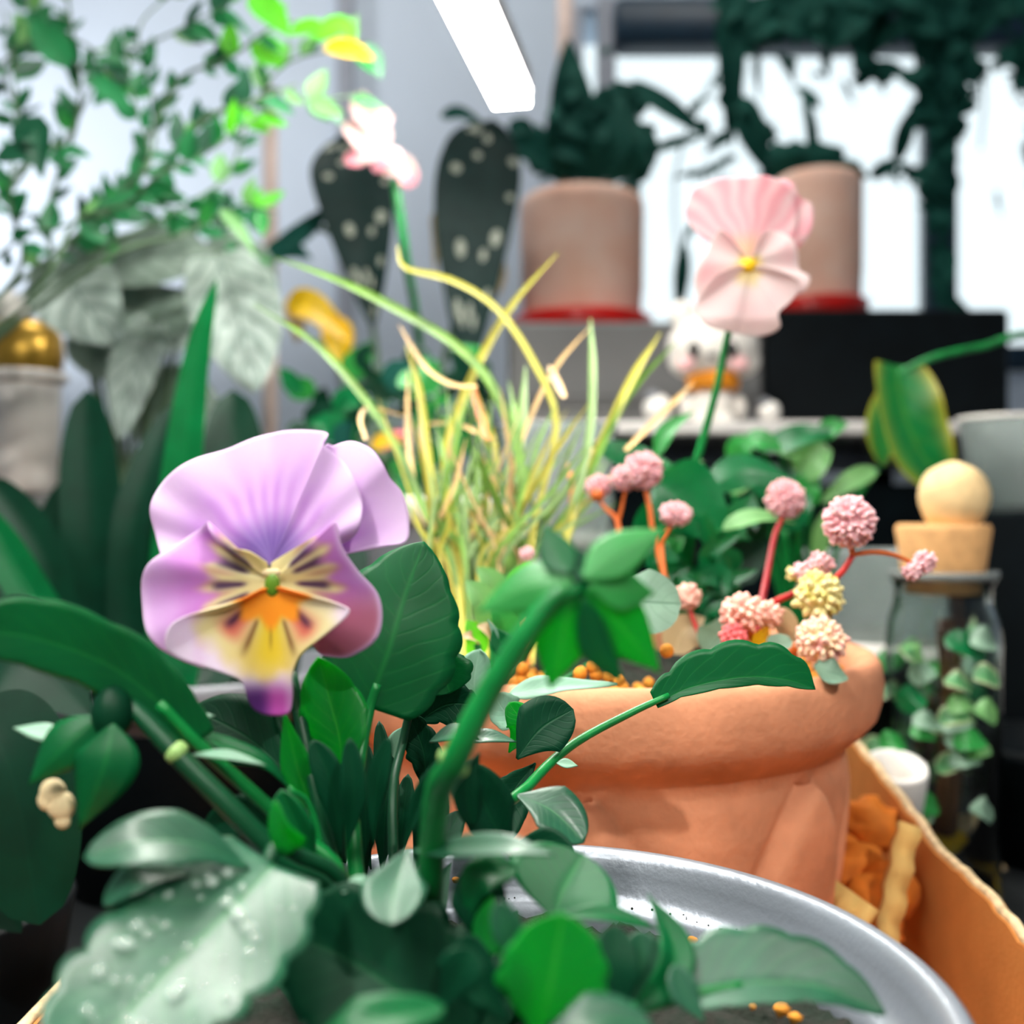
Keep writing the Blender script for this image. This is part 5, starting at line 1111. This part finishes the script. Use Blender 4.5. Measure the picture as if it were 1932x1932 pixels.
for (mt, x0, y0, x1, y1, w_) in (('deep', 1440, 850, 1580, 812, 52), ('lightg', 1500, 890, 1570, 850, 90), ('lightg', 1655, 885, 1548, 950, 40), ('mid', 1400, 830, 1480, 850, 44), ('lightg', 1470, 840, 1510, 870, 44), ('mid', 1500, 960, 1545, 900, 60), ('lightg', 1540, 1060, 1560, 960, 36), ('deep', 1420, 880, 1470, 960, 70), ('mid', 1380, 870, 1420, 830, 50), ('deep', 1480, 1000, 1530, 930, 60), ('lightg', 1380, 930, 1440, 900, 30), ('deep2', 1560, 1000, 1600, 940, 50), ('mid', 1540, 830, 1600, 800, 40)):
    leaf(t, M[mt], [(x0, y0, .48), ((x0 + x1) / 2, (y0 + y1) / 2 - 8, .475), (x1, y1, .475)], w_, up=(R.uniform(-.2, .2), -.9, .5), prof='ov', n=14, m=6)
    m = MB(); m.tube([V(x0, y0, .48), V((x0 + 1520) / 2, y0 + 120, .49), LRt + Vector((0, 0, .075))], .0013, seg=6); m.build('stem', M['stem'], t)
# glass bottle with cork stopper and ball
c = Vector((V(1798, 0, .43).x, .44, TAB + .0005)); zt = V(0, 1082, .44).z - TAB
t = thing('glass_jar', 'clear glass jar at right under the cork stopper', 'jar', c)
m = MB(); m.lathe([(0, 0), (.021, 0), (.023, .003), (.0235, zt - .03), (.0225, zt - .02), (.0205, zt - .014), (.0195, zt - .006), (.021, zt - .004), (.021, zt), (.0185, zt), (.0178, zt - .014), (.0205, zt - .02), (.0218, zt - .032), (.0213, .005), (0, .005)], c, 56); m.build('glass_body', M['glass'], t)
m = MB(); m.lathe([(.0205, zt - .003), (.0222, zt - .002), (.0222, zt + .0008), (.0205, zt + .001)], c, 48); m.build('lip_highlight', M['plastic'], t)  # cloudy ring standing in for the highlight on the glass lip
cc = c + Vector((0, 0, zt + .0012)); kz = .44 / F
t = thing('cork_stopper', 'tan cork stopper plugging the glass jar', 'cork', cc)
m = MB(); m.lathe([(0, -.010), (.0155, -.010), (.017, 0), (.0195, .0175), (.0185, .0195), (0, .0198)], cc, 36); m.build('cork_body', M['cork'], t)
m = MB(); m.ball(cc + Vector((.0035, -.003, .031)), .0145, 24, 16, (1, 1, 1.05), nz=.05); m.build('cork_ball', M['cork_ball'], label='pale cork ball sitting on the cork stopper', cat='ball')
m = MB(); m.tube([c + Vector((.001, 0, .02)), c + Vector((.004, 0, .08)), c + Vector((.001, 0, zt - .02))], .006, .004, seg=10); m.build('twig', M['brown'], label='brown twig standing inside the glass jar', cat='twig')
# creeping vine around jar
CV = Vector((V(1975, 0, .5).x, .49, TAB))
t = thing('creeping_vine', 'trailing vine of small cream-edged leaves around the glass jar', 'plant', CV)
m = MB(); m.lathe([(0, .001), (.035, .001), (.044, .05), (.046, .056), (.042, .056), (.04, .045), (0, .045)], CV, 32); m.build('pot', M['black'], t)
VL = [(1780, 1205, 1860, 1240), (1820, 1195, 1870, 1210), (1760, 1260, 1720, 1290), (1790, 1280, 1840, 1300), (1740, 1310, 1700, 1340), (1700, 1270, 1660, 1250), (1640, 1300, 1690, 1320), (1600, 1370, 1640, 1400), (1660, 1370, 1720, 1380), (1720, 1360, 1770, 1370), (1770, 1360, 1830, 1350), (1780, 1400, 1840, 1390), (1790, 1440, 1850, 1430), (1700, 1410, 1650, 1420), (1770, 1470, 1830, 1450), (1740, 1500, 1800, 1510), (1760, 1540, 1700, 1530), (1830, 1500, 1870, 1530), (1840, 1330, 1880, 1360), (1730, 1250, 1700, 1220), (1690, 1350, 1740, 1330), (1610, 1320, 1650, 1290), (1830, 1260, 1880, 1280), (1800, 1320, 1850, 1310), (1680, 1440, 1730, 1450), (1620, 1420, 1660, 1380)]
for i, (x0, y0, x1, y1) in enumerate(VL * 3):
    j = (R.uniform(-20, 20), R.uniform(-20, 20)) if i >= len(VL) else (0, 0); dd = .47 + R.uniform(-.02, .05)
    if 1690 < x0 + j[0] < 1890 and dd < .475: dd = .40 + R.uniform(-.01, .005)
    leaf(t, M[R.choice(['vary', 'vary', 'mid', 'greygreen', 'lightg', 'deep'])], [(x0 + j[0], y0 + j[1], dd), ((x0 + x1) / 2 + j[0], (y0 + y1) / 2 - 6 + j[1], dd - .003), (x1 + j[0], y1 + j[1], dd)], R.uniform(38, 58), up=(R.uniform(-.4, .4), -.8, .7), prof='rnd', n=10, m=6, wave=.1, fold=.2)
for k in range(7):
    x, y = R.uniform(1620, 1860), R.uniform(1220, 1420)
    m = MB(); m.tube([CV + Vector((0, 0, .045)), V((x + 1700) / 2, 1500, .49), V(x, y, .49)], .0012, .0008, seg=6); m.build('runner', M['brown'], t)
leaf(t, M['yellow_leaf'], [(1760, 1600, .44), (1810, 1650, .44), (1860, 1690, .44)], 70, up=(0, -.9, .6), prof='ov')
leaf(t, M['beige_leaf'], [(1790, 1590, .45), (1850, 1620, .45), (1900, 1640, .45)], 50, up=(0, -.9, .6), prof='ov')
# white rolled tube
a_ = V(1690, 1450, .385); b_ = V(1668, 1640, .40)
ax = (a_ - b_).normalized(); m = MB(); m.lathe([(.0085, -.045), (.0105, -.045), (.0118, .0), (.0112, .0015), (.0095, .0015), (.0085, -.01), (.0085, -.045)], a_, 30, axis=aim(ax))
o = m.build('ceramic_tube', M['white_cer'], label='short white ceramic tube leaning behind the cardboard box edge', cat='tube', org=a_)
m = MB(); m.lathe([(0, -.02), (.0088, -.02)], a_, 24, axis=aim(ax)); m.build('inner_plug', M['card'], o)
m = MB(); p_ = Vector((a_.x, a_.y + .01, TAB)); hb = (a_.z - .052) - TAB; m.box((p_.x + .005, p_.y + .01, TAB + hb / 2), (.02, .02, hb / 2), bev=.002); m.build('small_black_block', M['black'], label='small black block holding the white ceramic tube', cat='block', smooth=False)
# pale tub behind the flower balls
c = Vector((V(1660, 0, .56).x, .57, TAB)); zt = V(0, 1040, .56).z - TAB
t = thing('plastic_tub', 'translucent grey plastic tub with white band behind right flower balls', 'tub', c)
m = MB(); m.lathe([(0, .001), (.036, .001), (.04, zt * .55)], c, 40); m.build('tub_body', M['black'], t)
m = MB(); m.lathe([(.0402, zt * .45), (.0425, zt * .46), (.0425, zt * .66), (.0402, zt * .67)], c, 40); m.build('white_band', M['white_cer'], t)
m = MB(); m.lathe([(.040, zt * .67), (.0405, zt * .98), (.0425, zt), (.0395, zt), (.039, zt * .67)], c, 40); m.build('clear_collar', M['plastic'], t)
# clear cup, far right
zb = V(0, 965, .6).z; zt = V(0, 790, .6).z - zb; c = Vector((V(1905, 0, .6).x, .60, zb))
m = MB(); m.box((c.x, c.y, (zb + TAB) / 2), (.03, .03, (zb - TAB) / 2 - .0004), bev=.002); m.build('riser_block', M['black'], label='black riser block under the clear tumbler at right edge', cat='stand', smooth=False)
t = thing('clear_cup', 'clear tumbler with bright rim at the right edge', 'cup', c)
m = MB(); m.lathe([(0, .0), (.022, .0), (.027, zt - .004), (.0285, zt), (.0265, zt), (.0215, .004), (0, .004)], c, 44); m.build('cup_body', M['plastic'], t)
m = MB(); m.lathe([(.0268, zt - .002), (.0292, zt - .001), (.0292, zt + .001), (.0268, zt + .0012)], c, 40); m.build('rim', M['white_cer'], t)
for k in range(26):
    pass
DR = Vector((V(1950, 0, .68).x, .81, TAB))
t = thing('dark_foliage_plant', 'dark leafy plant in the shade at the right edge', 'plant', DR)
m = MB(); m.lathe([(0, .001), (.04, .001), (.05, .09), (.052, .1), (.046, .1), (.044, .08), (0, .08)], DR, 32); m.build('pot', M['black'], t)
for k in range(50):
    x = R.uniform(1840, 1990); y = R.uniform(960, 1340); dd = R.uniform(.64, .76)
    leaf(t, M[R.choice(['deep2', 'deep2', 'deep', 'black_green'])], [(x, y, dd), (x + R.uniform(-20, 20), y - 25, dd - .004), (x + R.uniform(-50, 50), y - R.uniform(10, 70), dd - .01)], R.uniform(40, 70), up=(R.uniform(-.5, .5), -1, R.uniform(0, .8)), prof='ov', n=10, m=4)
for k in range(6):
    m = MB(); m.tube([DR + Vector((0, 0, .08)), V(1930, 1250, .7), V(R.uniform(1860, 1960), R.uniform(980, 1200), .7)], .0018, .001, seg=6); m.build('stem', M['twig'], t)

# ------------------------------------------------------------------ water drops on the big front leaf
deps = bpy.context.evaluated_depsgraph_get()
bpy.context.view_layer.update()
m = MB()
big = None
for o in VP.children:
    if o.name.startswith('leaf') and len(o.data.vertices) == 44 * 15: big = o
if big:
    org = ORG[big.name]; W = 15
    for k in range(80):
        i = R.randrange(6, 34); j = R.randrange(2, 13)
        v = big.data.vertices[i * W + j]; n_ = v.normal if v.normal.z > 0 else -v.normal
        r = R.uniform(.00018, .0005) if k > 26 else R.uniform(.0006, .0011)
        m.ball(org + v.co + n_ * (r * .35 + .0001) + Vector((R.uniform(-.001, .001), R.uniform(-.001, .001), 0)), r, 10, 7, (1, 1, .75))
    m.build('water_drops', M['drop'], label='water droplets beaded on the large front viola leaf', cat='water', kind='stuff')
